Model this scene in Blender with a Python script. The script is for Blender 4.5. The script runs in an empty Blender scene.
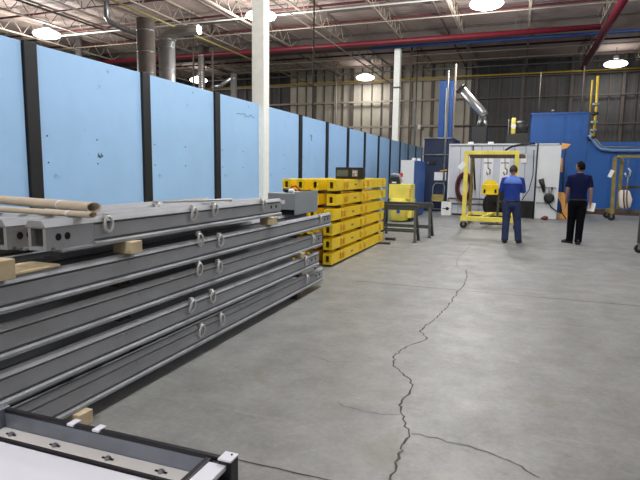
import bpy, bmesh, math, random
from mathutils import Vector, Matrix
random.seed(7)
PI = math.pi
C = bpy.context.scene.collection

# ------------------------------------------------------------------ camera
F = 533.0
H = 1.55
Yc = Vector(((520-320)/F, -(174-240)/F, -1)).normalized()
Xc = -Vector(((-1132-320)/F, -(151-240)/F, -1)).normalized()
Xc = (Xc - Yc*Xc.dot(Yc)).normalized()
Zc = Xc.cross(Yc)
R = Matrix((Xc, Yc, Zc))
CAM = Vector((0, 0, H))
cd = bpy.data.cameras.new('camera'); cam = bpy.data.objects.new('camera', cd); C.objects.link(cam)
cam.matrix_world = Matrix.Translation(CAM) @ R.to_4x4()
cd.sensor_width = 36; cd.lens = F/640*36; cd.clip_end = 200; cd.clip_start = .05
bpy.context.scene.camera = cam
def ray(px, py): return R @ Vector(((px-320)/F, -(py-240)/F, -1))
def on_z(px, py, z=0.0):
    d = ray(px, py); return CAM + d*((z-H)/d.z)
def on_y(px, py, y):
    d = ray(px, py); return CAM + d*(y/d.y)
def on_x(px, py, x):
    d = ray(px, py); return CAM + d*(x/d.x)

# ------------------------------------------------------------------ materials
def lin(c):
    c /= 255.0
    return c/12.92 if c <= .04045 else ((c+.055)/1.055)**2.4
def rgb(r, g, b): return (lin(r), lin(g), lin(b), 1)
def mat(name, col, rough=.6, metal=0.0, var=.12, scale=6.0, bump=0.0, spec=None, emit=None, power=0, rust=None, rust_amt=.62):
    m = bpy.data.materials.new(name); m.use_nodes = True
    nt = m.node_tree; b = nt.nodes['Principled BSDF']
    b.inputs['Roughness'].default_value = rough; b.inputs['Metallic'].default_value = metal
    if spec is not None: b.inputs['Specular IOR Level'].default_value = spec
    c = rgb(*col)
    if emit:
        b.inputs['Emission Color'].default_value = rgb(*emit); b.inputs['Emission Strength'].default_value = power
    if var > 0:
        tc = nt.nodes.new('ShaderNodeTexCoord')
        n = nt.nodes.new('ShaderNodeTexNoise'); n.inputs['Scale'].default_value = scale; n.inputs['Detail'].default_value = 5
        nt.links.new(tc.outputs['Object'], n.inputs['Vector'])
        r = nt.nodes.new('ShaderNodeValToRGB'); r.color_ramp.elements[0].position = .3; r.color_ramp.elements[1].position = .7
        r.color_ramp.elements[0].color = tuple(max(0, v*(1-var)) for v in c[:3])+(1,)
        r.color_ramp.elements[1].color = tuple(min(1, v*(1+var)) for v in c[:3])+(1,)
        nt.links.new(n.outputs['Fac'], r.inputs['Fac'])
        out = r.outputs['Color']
        if rust:
            n2 = nt.nodes.new('ShaderNodeTexNoise'); n2.inputs['Scale'].default_value = scale*2.3; n2.inputs['Detail'].default_value = 8
            nt.links.new(tc.outputs['Object'], n2.inputs['Vector'])
            r2 = nt.nodes.new('ShaderNodeValToRGB'); r2.color_ramp.elements[0].position = rust_amt; r2.color_ramp.elements[1].position = rust_amt+.06
            nt.links.new(n2.outputs['Fac'], r2.inputs['Fac'])
            mx = nt.nodes.new('ShaderNodeMixRGB'); mx.inputs['Color2'].default_value = rgb(*rust)
            nt.links.new(r2.outputs['Color'], mx.inputs['Fac']); nt.links.new(out, mx.inputs['Color1']); out = mx.outputs['Color']
        nt.links.new(out, b.inputs['Base Color'])
        if bump:
            bp = nt.nodes.new('ShaderNodeBump'); bp.inputs['Strength'].default_value = bump; bp.inputs['Distance'].default_value = .01
            nt.links.new(n.outputs['Fac'], bp.inputs['Height']); nt.links.new(bp.outputs['Normal'], b.inputs['Normal'])
    else:
        b.inputs['Base Color'].default_value = c
    return m
M = dict(
 panel=mat('blue_panel_paint', (156,197,238), .55, var=.05, scale=1.3, rust=(120,152,190), rust_amt=.66),
 post=mat('black_post_paint', (9,11,16), .6, var=.2, scale=4),
 white=mat('white_column_paint', (242,244,238), .5, var=.05),
 gsteel=mat('grey_beam_paint', (150,155,162), .55, metal=0.0, var=.09, scale=3.5, rust=(130,132,132), rust_amt=.66),
 gcap=mat('dusty_grey_cap_paint', (140,140,135), .6, var=.12, scale=5),
 dark=mat('black_void', (8,8,9), .9, var=0),
 ring=mat('galvanised_ring', (196,198,198), .4, metal=.2, var=.05),
 wood=mat('pine_block_wood', (204,188,156), .8, var=.14, scale=9),
 dwood=mat('weathered_sticker_wood', (78,66,54), .9, var=.25, scale=9),
 tube=mat('cardboard_tube', (206,194,176), .7, var=.08, scale=5),
 yel=mat('yellow_beam_paint', (250,214,20), .4, var=.07, scale=3, rust=(150,120,30), rust_amt=.7),
 yel2=mat('yellow_gantry_paint', (232,216,92), .45, var=.12, scale=3),
 yold=mat('worn_yellow_paint', (132,116,52), .6, var=.25, scale=5),
 navy=mat('navy_booth_paint', (13,33,68), .5, var=.12),
 blue=mat('royal_blue_paint', (17,84,158), .5, var=.08, scale=1.2),
 mblue=mat('cabinet_blue_paint', (28,84,158), .45, var=.08),
 ductb=mat('blue_duct_paint', (22,82,160), .35, var=.08),
 bwhite=mat('booth_white_metal', (212,217,222), .45, var=.05, scale=1.5),
 ylug=mat('rubbed_yellow_lug_paint', (205,160,30), .5, var=.1),
 bgpipe=mat('blue_grey_pipe_paint', (96,128,168), .4, var=.08),
 dduct=mat('dull_brown_grey_duct', (112,104,98), .5, metal=.3, var=.12),
 olive=mat('olive_pipe_paint', (138,128,70), .6, var=.15),
 silver=mat('spiral_duct_metal', (170,172,172), .35, metal=.8, var=.12, scale=3),
 pipeg=mat('grey_conduit', (130,134,134), .4, metal=.6, var=.1),
 cream=mat('joist_cream_paint', (160,148,134), .6, var=.10, scale=2),
 girder=mat('girder_grey_paint', (92,82,76), .6, var=.1),
 redp=mat('red_pipe_paint', (112,28,42), .5, var=.1),
 dred=mat('oxide_red_paint', (92,40,42), .65, var=.12),
 bpipe=mat('blue_pipe_paint', (50,84,150), .5, var=.1),
 ypipe=mat('yellow_gas_pipe_paint', (196,168,50), .5, var=.1),
 sawg=mat('dark_green_grey_steel', (66,70,66), .55, metal=.2, var=.2, scale=6),
 rubber=mat('black_rubber', (18,18,19), .7, var=.1),
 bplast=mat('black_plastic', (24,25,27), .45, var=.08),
 screen=mat('dull_grey_glass', (96,104,100), .2, var=.05),
 gbox=mat('grey_enclosure_paint', (146,154,160), .45, var=.06, scale=2),
 paper=mat('white_paper', (236,238,240), .7, var=.03),
 ink=mat('black_ink', (20,20,22), .8, var=0),
 wbox=mat('white_panel_sheet', (222,226,240), .5, var=.02, scale=2),
 galv=mat('brushed_bin_steel', (132,138,150), .38, metal=.55, var=.14, scale=5),
 binblk=mat('dark_bin_rim_steel', (40,40,46), .4, metal=.4, var=.15),
 maroon=mat('maroon_hose', (110,26,40), .55, var=.15),
 orange=mat('orange_glow_and_handle', (240,176,96), .4, var=.1),  # flat colour of the painted glow shapes, shared with a booth handle
 skin=mat('skin', (156,112,92), .55, var=.05),
 hairg=mat('grey_hair', (62,58,56), .8, spec=.1, var=.2, scale=30),
 hairk=mat('black_hair', (10,9,9), .7, spec=.1, var=.2, scale=30),
 sblue=mat('royal_blue_shirt_cloth', (40,62,140), .85, spec=.1, var=.12, scale=14, bump=.3),
 syoke=mat('light_blue_yoke_cloth', (98,132,218), .85, var=.08, scale=14),
 snavy=mat('navy_tee_cloth', (20,25,60), .9, spec=.1, var=.12, scale=14, bump=.3),
 tnavy=mat('slate_navy_trouser_cloth', (48,58,90), .9, spec=.1, var=.15, scale=14, bump=.3),
 tblk=mat('black_trouser_cloth', (11,12,18), .9, spec=.1, var=.15, scale=14, bump=.3),
 shoe=mat('black_shoe_leather', (20,19,20), .5, var=.1),
 bag=mat('white_bag_cloth', (224,214,204), .8, var=.06, scale=12),
 rope=mat('black_rope', (28,26,26), .8, var=.1),
 red=mat('red_plastic', (190,36,36), .5, var=.05),
)
def lens_mat():
    m = bpy.data.materials.new('lamp_glow'); m.use_nodes = True
    b = m.node_tree.nodes['Principled BSDF']
    b.inputs['Base Color'].default_value = (1, 1, 1, 1)
    b.inputs['Emission Color'].default_value = (1, .985, .96, 1); b.inputs['Emission Strength'].default_value = 4.5
    return m
M['lamp'] = lens_mat()

def floor_mat():
    m = bpy.data.materials.new('worn_concrete'); m.use_nodes = True
    nt = m.node_tree; L = nt.links; b = nt.nodes['Principled BSDF']
    tc = nt.nodes.new('ShaderNodeTexCoord')
    def noise(s, d, rg=.6, dist=0.0, vec=None):
        n = nt.nodes.new('ShaderNodeTexNoise'); n.inputs['Scale'].default_value = s; n.inputs['Detail'].default_value = d
        n.inputs['Roughness'].default_value = rg; n.inputs['Distortion'].default_value = dist
        L.new(vec or tc.outputs['Object'], n.inputs['Vector']); return n
    def ramp(n, a, ca, z, cz):
        r = nt.nodes.new('ShaderNodeValToRGB'); r.color_ramp.elements[0].position = a; r.color_ramp.elements[1].position = z
        r.color_ramp.elements[0].color = ca; r.color_ramp.elements[1].color = cz; L.new(n.outputs['Fac'], r.inputs['Fac']); return r
    def mix(fac, a, bb, mode='MIX'):
        x = nt.nodes.new('ShaderNodeMixRGB'); x.blend_type = mode
        if isinstance(fac, float): x.inputs['Fac'].default_value = fac
        else: L.new(fac, x.inputs['Fac'])
        for s, v in (('Color1', a), ('Color2', bb)):
            if isinstance(v, tuple): x.inputs[s].default_value = v
            else: L.new(v, x.inputs[s])
        return x.outputs['Color']
    base = ramp(noise(.7, 6, .6, .1), .35, rgb(108,112,112), .65, rgb(134,138,138)).outputs['Color']
    mot = ramp(noise(2.6, 9, .72, .15), .36, rgb(84,87,87), .64, rgb(142,146,146)).outputs['Color']
    col = mix(.62, base, mot)
    fine = ramp(noise(26, 8, .75), .3, rgb(98,98,94), .7, rgb(166,166,161)).outputs['Color']
    col = mix(.28, col, fine)
    st = ramp(noise(1.1, 6, .6, 1.2), .60, (0,0,0,1), .70, (1,1,1,1)).outputs['Color']
    stm = nt.nodes.new('ShaderNodeMath'); stm.operation = 'MULTIPLY'; stm.inputs[1].default_value = .42; L.new(st, stm.inputs[0])
    col = mix(stm.outputs[0], col, rgb(104,100,84))
    mp = nt.nodes.new('ShaderNodeMapping'); mp.inputs['Rotation'].default_value = (0, 0, .5); mp.inputs['Scale'].default_value = (.6, 5, 1)
    L.new(tc.outputs['Object'], mp.inputs['Vector'])
    sc = ramp(noise(1.6, 8, .7, .3, mp.outputs['Vector']), .64, (0,0,0,1), .74, (1,1,1,1)).outputs['Color']
    scm = nt.nodes.new('ShaderNodeMath'); scm.operation = 'MULTIPLY'; scm.inputs[1].default_value = .6; L.new(sc, scm.inputs[0])
    col = mix(scm.outputs[0], col, rgb(186,186,182))
    L.new(col, b.inputs['Base Color'])
    rr = nt.nodes.new('ShaderNodeMapRange'); rr.inputs['To Min'].default_value = .36; rr.inputs['To Max'].default_value = .58
    L.new(noise(2.2, 5).outputs['Fac'], rr.inputs['Value']); L.new(rr.outputs['Result'], b.inputs['Roughness'])
    bp = nt.nodes.new('ShaderNodeBump'); bp.inputs['Strength'].default_value = .15; bp.inputs['Distance'].default_value = .01
    L.new(noise(18, 8, .7).outputs['Fac'], bp.inputs['Height']); L.new(bp.outputs['Normal'], b.inputs['Normal'])
    return m
def ribbed_mat(name, c1, c2, axis='X', period=.15, rough=.7, metal=0):
    m = mat(name, c1, rough, metal=metal, var=0); nt = m.node_tree; b = nt.nodes['Principled BSDF']
    tc = nt.nodes.new('ShaderNodeTexCoord'); w = nt.nodes.new('ShaderNodeTexWave')
    w.bands_direction = axis; w.wave_type = 'BANDS'; w.inputs['Scale'].default_value = .314/period; w.inputs['Distortion'].default_value = 0
    nt.links.new(tc.outputs['Object'], w.inputs['Vector'])
    n = nt.nodes.new('ShaderNodeTexNoise'); n.inputs['Scale'].default_value = .7; n.inputs['Detail'].default_value = 6
    nt.links.new(tc.outputs['Object'], n.inputs['Vector'])
    r = nt.nodes.new('ShaderNodeValToRGB'); r.color_ramp.elements[0].color = rgb(*c1); r.color_ramp.elements[1].color = rgb(*c2)
    r.color_ramp.elements[0].position = .35; r.color_ramp.elements[1].position = .65
    nt.links.new(n.outputs['Fac'], r.inputs['Fac']); nt.links.new(r.outputs['Color'], b.inputs['Base Color'])
    bp = nt.nodes.new('ShaderNodeBump'); bp.inputs['Strength'].default_value = .6; bp.inputs['Distance'].default_value = .03
    nt.links.new(w.outputs['Fac'], bp.inputs['Height']); nt.links.new(bp.outputs['Normal'], b.inputs['Normal'])
    return m
M['floor'] = floor_mat()
M['crack'] = mat('crack_dirt', (70,69,64), .95, var=.3, scale=20)
M['joint'] = mat('joint_filler', (84,84,80), .9, var=.25, scale=12)
M['deck'] = ribbed_mat('roof_deck', (182,162,152), (206,186,177), 'Y', .3)
M['wtan'] = ribbed_mat('tan_wall_sheet', (172,164,148), (190,182,166), 'X', .4)
M['wdark'] = ribbed_mat('charcoal_wall_sheet', (74,74,74), (88,87,86), 'X', .4)
M['booth'] = ribbed_mat('white_booth_panel', (194,201,212), (212,217,225), 'X', .5, .45)
M['spiral'] = ribbed_mat('spiral_duct_skin', (150,146,140), (176,172,166), 'Z', .12, .4, .7)

# ------------------------------------------------------------------ mesh helpers
class B:
    def __init__(s): s.bm = bmesh.new()
    def box(s, x0, x1, y0, y1, z0, z1, bev=0.0, mi=0):
        g = bmesh.ops.create_cube(s.bm, size=1.0, matrix=Matrix.Translation(((x0+x1)/2, (y0+y1)/2, (z0+z1)/2)) @ Matrix.Diagonal((abs(x1-x0), abs(y1-y0), abs(z1-z0), 1)))
        vs = g['verts']; fs = {f for v in vs for f in v.link_faces}
        for f in fs: f.material_index = mi
        if bev > 0:
            es = list({e for v in vs for e in v.link_edges})
            bmesh.ops.bevel(s.bm, geom=es, offset=bev, segments=2, affect='EDGES', profile=.5)
        return s
    def bar(s, a, b, w, h=None, up=(0, 0, 1), mi=0):
        a, b = Vector(a), Vector(b); h = h or w; d = b-a; n = d.normalized(); u = Vector(up)
        if abs(n.dot(u)) > .98: u = Vector((1, 0, 0))
        sx = n.cross(u).normalized(); sz = sx.cross(n)
        m = Matrix((sx*w, d, sz*h)).transposed().to_4x4(); m.translation = (a+b)/2
        g = bmesh.ops.create_cube(s.bm, size=1.0, matrix=m)
        for f in {f for v in g['verts'] for f in v.link_faces}: f.material_index = mi
        return s
    def tube(s, pts, r, n=10, closed=False, cap=True, mi=0):
        pts = [Vector(p) for p in pts]; rs = r if isinstance(r, (list, tuple)) else [r]*len(pts)
        rings = []; prev = None; N = len(pts)
        for i, p in enumerate(pts):
            if closed: d = pts[(i+1) % N]-pts[i-1]
            else: d = (pts[min(i+1, N-1)]-pts[max(i-1, 0)])
            d.normalize()
            if prev is None:
                u = Vector((0, 0, 1)) if abs(d.z) < .9 else Vector((1, 0, 0)); u = (u-d*u.dot(d)).normalized()
            else: u = (prev-d*prev.dot(d)).normalized()
            prev = u; v = d.cross(u)
            rings.append([s.bm.verts.new(p+(u*math.cos(2*PI*k/n)+v*math.sin(2*PI*k/n))*rs[i]) for k in range(n)])
        for i in range(N if closed else N-1):
            A, Bb = rings[i], rings[(i+1) % N]
            for k in range(n):
                f = s.bm.faces.new((A[k], A[(k+1) % n], Bb[(k+1) % n], Bb[k])); f.smooth = True; f.material_index = mi
        if cap and not closed:
            s.bm.faces.new(rings[0][::-1]).material_index = mi; s.bm.faces.new(rings[-1]).material_index = mi
        return s
    def cyl(s, a, b, r, n=20, mi=0): return s.tube([a, b], r, n, mi=mi)
    def pipe(s, a, b, ro, ri, n=28, q=1.0):      # hollow tube with wall thickness
        a, b = Vector(a), Vector(b); d = (b-a).normalized(); u = Vector((0, 0, 1)) if abs(d.z) < .9 else Vector((1, 0, 0))
        u = (u-d*u.dot(d)).normalized(); v = d.cross(u)
        def rg(p, r): return [s.bm.verts.new(p+(u*math.cos(2*PI*k/n)+v*q*math.sin(2*PI*k/n))*r) for k in range(n)]
        R4 = [rg(a, ro), rg(b, ro), rg(b, ri), rg(a, ri)]
        for i in range(4):
            A, Bb = R4[i], R4[(i+1) % 4]
            for k in range(n):
                f = s.bm.faces.new((A[k], A[(k+1) % n], Bb[(k+1) % n], Bb[k])); f.smooth = i in (0, 2)
        return s
    def lathe(s, prof, c, n=24, axis='Z', mi=0):
        c = Vector(c); rings = []
        for r, h in prof:
            ring = []
            for k in range(n):
                a = 2*PI*k/n; x, y = r*math.cos(a), r*math.sin(a)
                p = {'Z': (x, y, h), 'Y': (x, h, y), 'X': (h, x, y)}[axis]
                ring.append(s.bm.verts.new(c+Vector(p)))
            rings.append(ring)
        for i in range(len(rings)-1):
            for k in range(n):
                f = s.bm.faces.new((rings[i][k], rings[i][(k+1) % n], rings[i+1][(k+1) % n], rings[i+1][k])); f.smooth = True; f.material_index = mi
        s.bm.faces.new(rings[0][::-1]).material_index = mi; s.bm.faces.new(rings[-1]).material_index = mi
        return s
    def prism(s, prof, axis, a, b, mi=0):  # closed outline swept along an axis
        def P(u, v, t): return {'Y': (u, t, v), 'X': (t, u, v), 'Z': (u, v, t)}[axis]
        A = [s.bm.verts.new(P(u, v, a)) for u, v in prof]; Bb = [s.bm.verts.new(P(u, v, b)) for u, v in prof]
        n = len(prof)
        for k in range(n): s.bm.faces.new((A[k], A[(k+1) % n], Bb[(k+1) % n], Bb[k])).material_index = mi
        s.bm.faces.new(A[::-1]).material_index = mi; s.bm.faces.new(Bb).material_index = mi
        return s
    def ball(s, c, rx, ry, rz, mi=0, u=20, v=14):
        g = bmesh.ops.create_uvsphere(s.bm, u_segments=u, v_segments=v, radius=1, matrix=Matrix.Translation(c) @ Matrix.Diagonal((rx, ry, rz, 1)))
        for f in {f for w in g['verts'] for f in w.link_faces}: f.smooth = True; f.material_index = mi
        return s
def wloc(o):
    v = Vector((0, 0, 0))
    while o: v += o.location; o = o.parent
    return v
def ob(name, b, m, parent=None, base=None):
    """mesh authored in world coordinates; origin at the parent (or at base)"""
    bm = b.bm; bmesh.ops.recalc_face_normals(bm, faces=bm.faces)
    off = wloc(parent) if parent else Vector(base or (0, 0, 0))
    bmesh.ops.translate(bm, verts=bm.verts, vec=-off)
    me = bpy.data.meshes.new(name); bm.to_mesh(me); bm.free()
    for x in (m if isinstance(m, (list, tuple)) else [m]): me.materials.append(x)
    o = bpy.data.objects.new(name, me); C.objects.link(o)
    if parent: o.parent = parent
    else: o.location = off
    return o
def tag(o, label, cat, group=None):
    o['label'] = label; o['category'] = cat
    if group: o['group'] = group
    return o
def thing(name, label, cat, loc, group=None):
    o = bpy.data.objects.new(name, None); C.objects.link(o); o.location = loc; o.empty_display_size = .2
    return tag(o, label, cat, group)
def struct(name, b, m):
    o = ob(name, b, m); o['kind'] = 'structure'; return o
def kids(o): return [c for c in bpy.data.objects if c.parent == o]
def dup(root, loc, label, group=None, rz=None):
    def rec(o, par):
        c = o.copy(); C.objects.link(c)
        if par: c.parent = par
        for k in kids(o): rec(k, c)
        return c
    r = rec(root, None); r.location = loc; r['label'] = label
    if group: r['group'] = group
    if rz is not None: r.rotation_euler = (0, 0, rz)
    return r
ORD = ['first', 'second', 'third', 'fourth', 'fifth', 'sixth', 'seventh', 'eighth', 'ninth', 'tenth', 'eleventh', 'twelfth', 'thirteenth', 'fourteenth', 'fifteenth', 'sixteenth']

# ------------------------------------------------------------------ setting
XL, XR, YB, YF, ZT = -34.0, 13.0, 40.0, -9.0, 9.3
b = B().box(XL-.2, XR+.2, YF-.2, YB+.2, -.3, 0)
def strip(b, pts, w, mi, z=.0015, jit=.3):
    P = [Vector((p[0], p[1])) for p in pts]; vs = []
    for i, p in enumerate(P):
        d = (P[min(i+1, len(P)-1)]-P[max(i-1, 0)]).normalized(); n = Vector((-d.y, d.x)); ww = w*(1+random.uniform(-jit, jit*2))/2
        vs.append((b.bm.verts.new((*(p+n*ww), z)), b.bm.verts.new((*(p-n*ww), z))))
    for i in range(len(vs)-1):
        f = b.bm.faces.new((vs[i][0], vs[i+1][0], vs[i+1][1], vs[i][1])); f.material_index = mi
def crack(pix, w, wander=.014, mi=1):
    pts = [on_z(x, y) for x, y in pix]; out = []
    for i in range(len(pts)-1):
        L = (pts[i+1]-pts[i]).length; n = max(2, int(L/.035))
        for k in range(n):
            p = pts[i].lerp(pts[i+1], k/n); out.append((p.x+random.uniform(-wander, wander), p.y+random.uniform(-wander, wander)))
    out.append((pts[-1].x, pts[-1].y)); strip(b, out, w, mi)
strip(b, [(-2.1+.1*i, 7.19+random.uniform(-.004, .004)) for i in range(110)], .016, 2)
strip(b, [(-2.2+.1*i, 2.38+random.uniform(-.006, .006)) for i in range(17)], .008, 1)
strip(b, [(-2.2+.2*i, 12.0) for i in range(60)], .014, 2)
crack([(390,480),(395,470),(400,455),(405,443),(410,433),(405,423),(402,412),(400,405),(407,396),(413,387),(409,379),(402,374),(395,366),(394,357),(399,352),(407,347),(420,342),(427,339),(420,331),(426,326),(436,318),(449,305),(459,290),(464,285),(467,277),(466,270)], .0105)
crack([(466,270),(456,267),(458,258),(466,250),(472,243)], .005)
crack([(410,434),(420,435),(437,439),(455,444),(478,449),(500,458),(520,466),(540,478)], .006)
crack([(335,402),(350,408),(372,413),(400,415)], .0035)
crack([(310,355),(330,362),(352,362)], .003)
struct('floor', b, [M['floor'], M['crack'], M['joint']])
struct('ceiling', B().box(XL-.2, XR+.2, YF-.2, YB+.2, ZT, ZT+.2), M['deck'])
struct('wall_left', B().box(XL-.2, XL, YF, YB, 0, ZT), M['wdark'])
struct('wall_right', B().box(XR, XR+.2, YF, YB, 0, ZT), M['wdark'])
struct('wall_front', B().box(XL-.2, XR+.2, YF-.2, YF, 0, ZT), M['wtan'])
struct('wall_back_left', B().box(XL-.2, -17.5, YB, YB+.2, 0, ZT), M['wdark'])
struct('wall_back', B().box(-17.5, -3.6, YB, YB+.2, 0, ZT), M['wtan'])
struct('wall_back_dark', B().box(-3.6, XR+.2, YB, YB+.2, 0, ZT), M['wdark'])
# studs and girts carrying the back wall
b = B()
for i in range(61):
    x = XL+.4+i*.76
    if x > XR-.2: break
    big = i % 4 == 0
    b.box(x-.04-(.06 if big else 0), x+.04+(.06 if big else 0), YB-(.26 if big else .12), YB-.002, .002, ZT-.005)
struct('trim_1', b, M['girder'])
for i, z in enumerate((3.3, 4.85, 6.7, 8.1)):
    struct('trim_%d' % (i+2), B().box(XL+.01, -4.6, YB-.36, YB-.262, z, z+.13), M['cream'])
    struct('trim_%d' % (i+6), B().box(-4.6, XR-.01, YB-.36, YB-.262, z, z+.09), M['girder'])

# columns
def column(x, y, label, zt=8.35):
    t = thing('steel_column', label, 'column', (x, y, 0), 'white building columns')
    b = B().box(x-.165, x+.165, y-.16, y-.135, .03, zt).box(x-.165, x+.165, y+.135, y+.16, .03, zt).box(x-.012, x+.012, y-.134, y+.134, .03, zt)
    b.box(x+.13, x+.165, y-.134, y+.134, .03, zt)
    ob('column_shaft', b, M['white'], t)
    ob('base_plate', B().box(x-.25, x+.25, y-.25, y+.25, 0, .03), M['girder'], t)
    ob('cap_plate', B().box(x-.28, x+.28, y-.2, y+.2, zt, zt+.05), M['girder'], t)
    return t
c1 = column(-6.42, 12.75, 'white steel column standing among the near light blue panels behind the grey beams')
column(-6.75, 30.3, 'distant white steel column rising behind the far end of the blue panels')
c3 = ob('column_band', B().box(-6.75-.18, -6.75+.18, 30.12, 30.48, 6.2, 6.29), M['girder']); c3.parent = bpy.data.objects['steel_column.001']; c3.location = -c3.parent.location

# girders, joists
def girder(y, label):
    b = B().box(XL+.01, XR-.01, y-.12, y+.12, 8.42, 8.46).box(XL+.01, XR-.01, y-.12, y+.12, 9.22, 9.27).box(XL+.01, XR-.01, y-.015, y+.015, 8.46, 9.22)
    tag(ob('roof_girder', b, M['girder'], base=(0, y, 8.42)), label, 'roof girder', 'roof girders')
girder(30.3, 'dark steel roof girder above the distant white column')
girder(12.75, 'dark steel roof girder over the nearest white column')
def joist(x, y0, y1, label, m):
    t = thing('roof_joist', label, 'roof joist', (x, y0, 8.5), 'open web roof joists')
    zb, zt = 8.5, 9.24
    ob('bottom_chord', B().box(x-.06, x-.012, y0+1.3, y1-1.3, zb, zb+.06).box(x+.012, x+.06, y0+1.3, y1-1.3, zb, zb+.06), m, t)
    ob('top_chord', B().box(x-.06, x+.06, y0, y1, zt-.02, zt+.06), m, t)
    b = B(); n = int((y1-y0-2.6)/1.1); dy = (y1-y0-2.6)/n
    pts = [(y0+.15, zt)]
    for k in range(n+1):
        pts.append((y0+1.3+k*dy, zb+.04))
        if k < n: pts.append((y0+1.3+(k+.5)*dy, zt))
    pts.append((y1-.15, zt))
    for p, q in zip(pts, pts[1:]): b.tube([(x, p[0], p[1]), (x, q[0], q[1])], .02, 6)
    ob('web', b, m, t)
    return t
xs = [-34+i*3.15+.5 for i in range(15)]
xs = [-30.95+.0+i*3.15-.45 for i in range(14)]   # one falls on the column line
xs = [-6.3+3.15*k for k in range(-8, 6)]
J1 = joist(xs[0], 12.9, 30.15, 'x', M['cream']); J2 = joist(xs[0], 30.45, 39.5, 'x', M['cream'])
J1['label'] = 'pale open web joist of the near roof bay, leftmost in its row'
J2['label'] = 'open web joist of the far roof bay, leftmost in its row'
for k, x in enumerate(xs[1:]):
    dup(J1, (x, 12.9, 8.5), 'pale open web joist of the near roof bay, %s from the left in its row' % ORD[k+1])
    dup(J2, (x, 30.45, 8.5), 'open web joist of the far roof bay, %s from the left in its row' % ORD[k+1])
# bridging rods / conduits / pipes running across
def run(name, pts, r, m, label, cat, group=None, n=10, hang=0):
    o = tag(ob(name, B().tube(pts, r, n), m, base=pts[0]), label, cat, group)
    if hang:
        a, b_ = Vector(pts[0]), Vector(pts[-1]); L_ = (b_-a).length; k = int(L_/hang); rr = r if not isinstance(r, list) else r[0]
        for i in range(k):
            p = a.lerp(b_, (i+.5)/k); ob('pipe_hanger', B().box(p.x-.012, p.x+.012, p.y-.012, p.y+.012, p.z+rr*.7, ZT), M['girder'], o)
    return o
run('bridging_rod', [(-33, 22.7, 8.468), (12, 22.7, 8.468)], .034, M['white'], 'thin pale rod running across under the joists between the nearest lamps', 'rod')
run('bridging_rod', [(-33, 25.2, 8.477), (12, 25.2, 8.477)], .025, M['cream'], 'thin cream rod crossing the joists in front of the big red pipe', 'rod')
run('bridging_rod', [(-33, 35.0, 8.472), (12, 35.0, 8.472)], .03, M['cream'], 'thin cream rod crossing the far joists beyond the girder', 'rod')
run('bridging_rod', [(-33, 32.8, 8.472), (12, 32.8, 8.472)], .03, M['cream'], 'thin cream rod crossing the far joists just past the blue pipe', 'rod')
run('fire_main_pipe', [(XL+.05, 28.4, 8.32), (3.09, 28.4, 8.32)], .13, M['redp'], 'thick red pipe running across the hall under the joists', 'pipe', hang=6.3)
run('sprinkler_riser_pipe', [(3.28, 13, 8.12), (3.28, 37.6, 8.12)], .17, M['redp'], 'thick red pipe running lengthwise at the right and meeting the cross pipe', 'pipe', hang=6)
for y, z, l in ((20.6, 8.95, 'thin oxide red sprinkler line nearest overhead'), (23.6, 8.95, 'thin oxide red sprinkler line just past the nearest lamps'), (26.4, 8.95, 'thin oxide red sprinkler line just before the big red pipe'), (33.9, 8.95, 'thin oxide red sprinkler line in the far bay')):
    run('sprinkler_pipe', [(-33.5, y, z), (12.5, y, z)], .05, M['dred'], l, 'pipe', 'sprinkler branch lines', hang=9)
run('purlin_bar', [(-33.5, 24.7, 8.99), (12.5, 24.7, 8.99)], .06, M['girder'], 'grey brown bar crossing between two sprinkler lines', 'bar', hang=9)
run('blue_air_pipe', [(-8.2, 29.9, 8.38), (12.5, 29.9, 8.38)], .08, M['bpipe'], 'blue pipe running across just beyond the red pipe', 'pipe', hang=5)
run('gas_pipe', [(-30, 39.6, 8.282), (12.5, 39.6, 8.282)], .05, M['ypipe'], 'yellow gas pipe along the top of the back wall', 'pipe')
run('lower_conduit', [(-33, 37.0, 8.40), (12.5, 37.0, 8.40)], .04, M['pipeg'], 'dull grey conduit crossing the far bay near the back wall', 'conduit', hang=9)

run('yellow_air_line', [(-15.44, 13.5, 8.12), (-15.44, 39.55, 8.12)], .045, M['olive'], 'olive yellow pipe running lengthwise overhead at the left, past the ducts', 'pipe', hang=6)
run('lengthwise_conduit', [(-9.45, 13.5, 8.13), (-9.45, 39.6, 8.13)], .035, M['cream'], 'pale conduit running lengthwise overhead towards the far lamp on the tan wall', 'conduit', hang=8)
for x_, l_ in ((-21.0, 'grey brown overhead conduit running lengthwise at the far left'), (-13.4, 'grey brown overhead conduit running lengthwise right of the olive yellow pipe'), (-3.9, 'grey brown overhead conduit running lengthwise near the middle')):
    run('lengthwise_conduit', [(x_, 13.5, 8.78), (x_, 39.8, 8.78)], .05, M['girder'], l_, 'conduit', hang=8)
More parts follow.
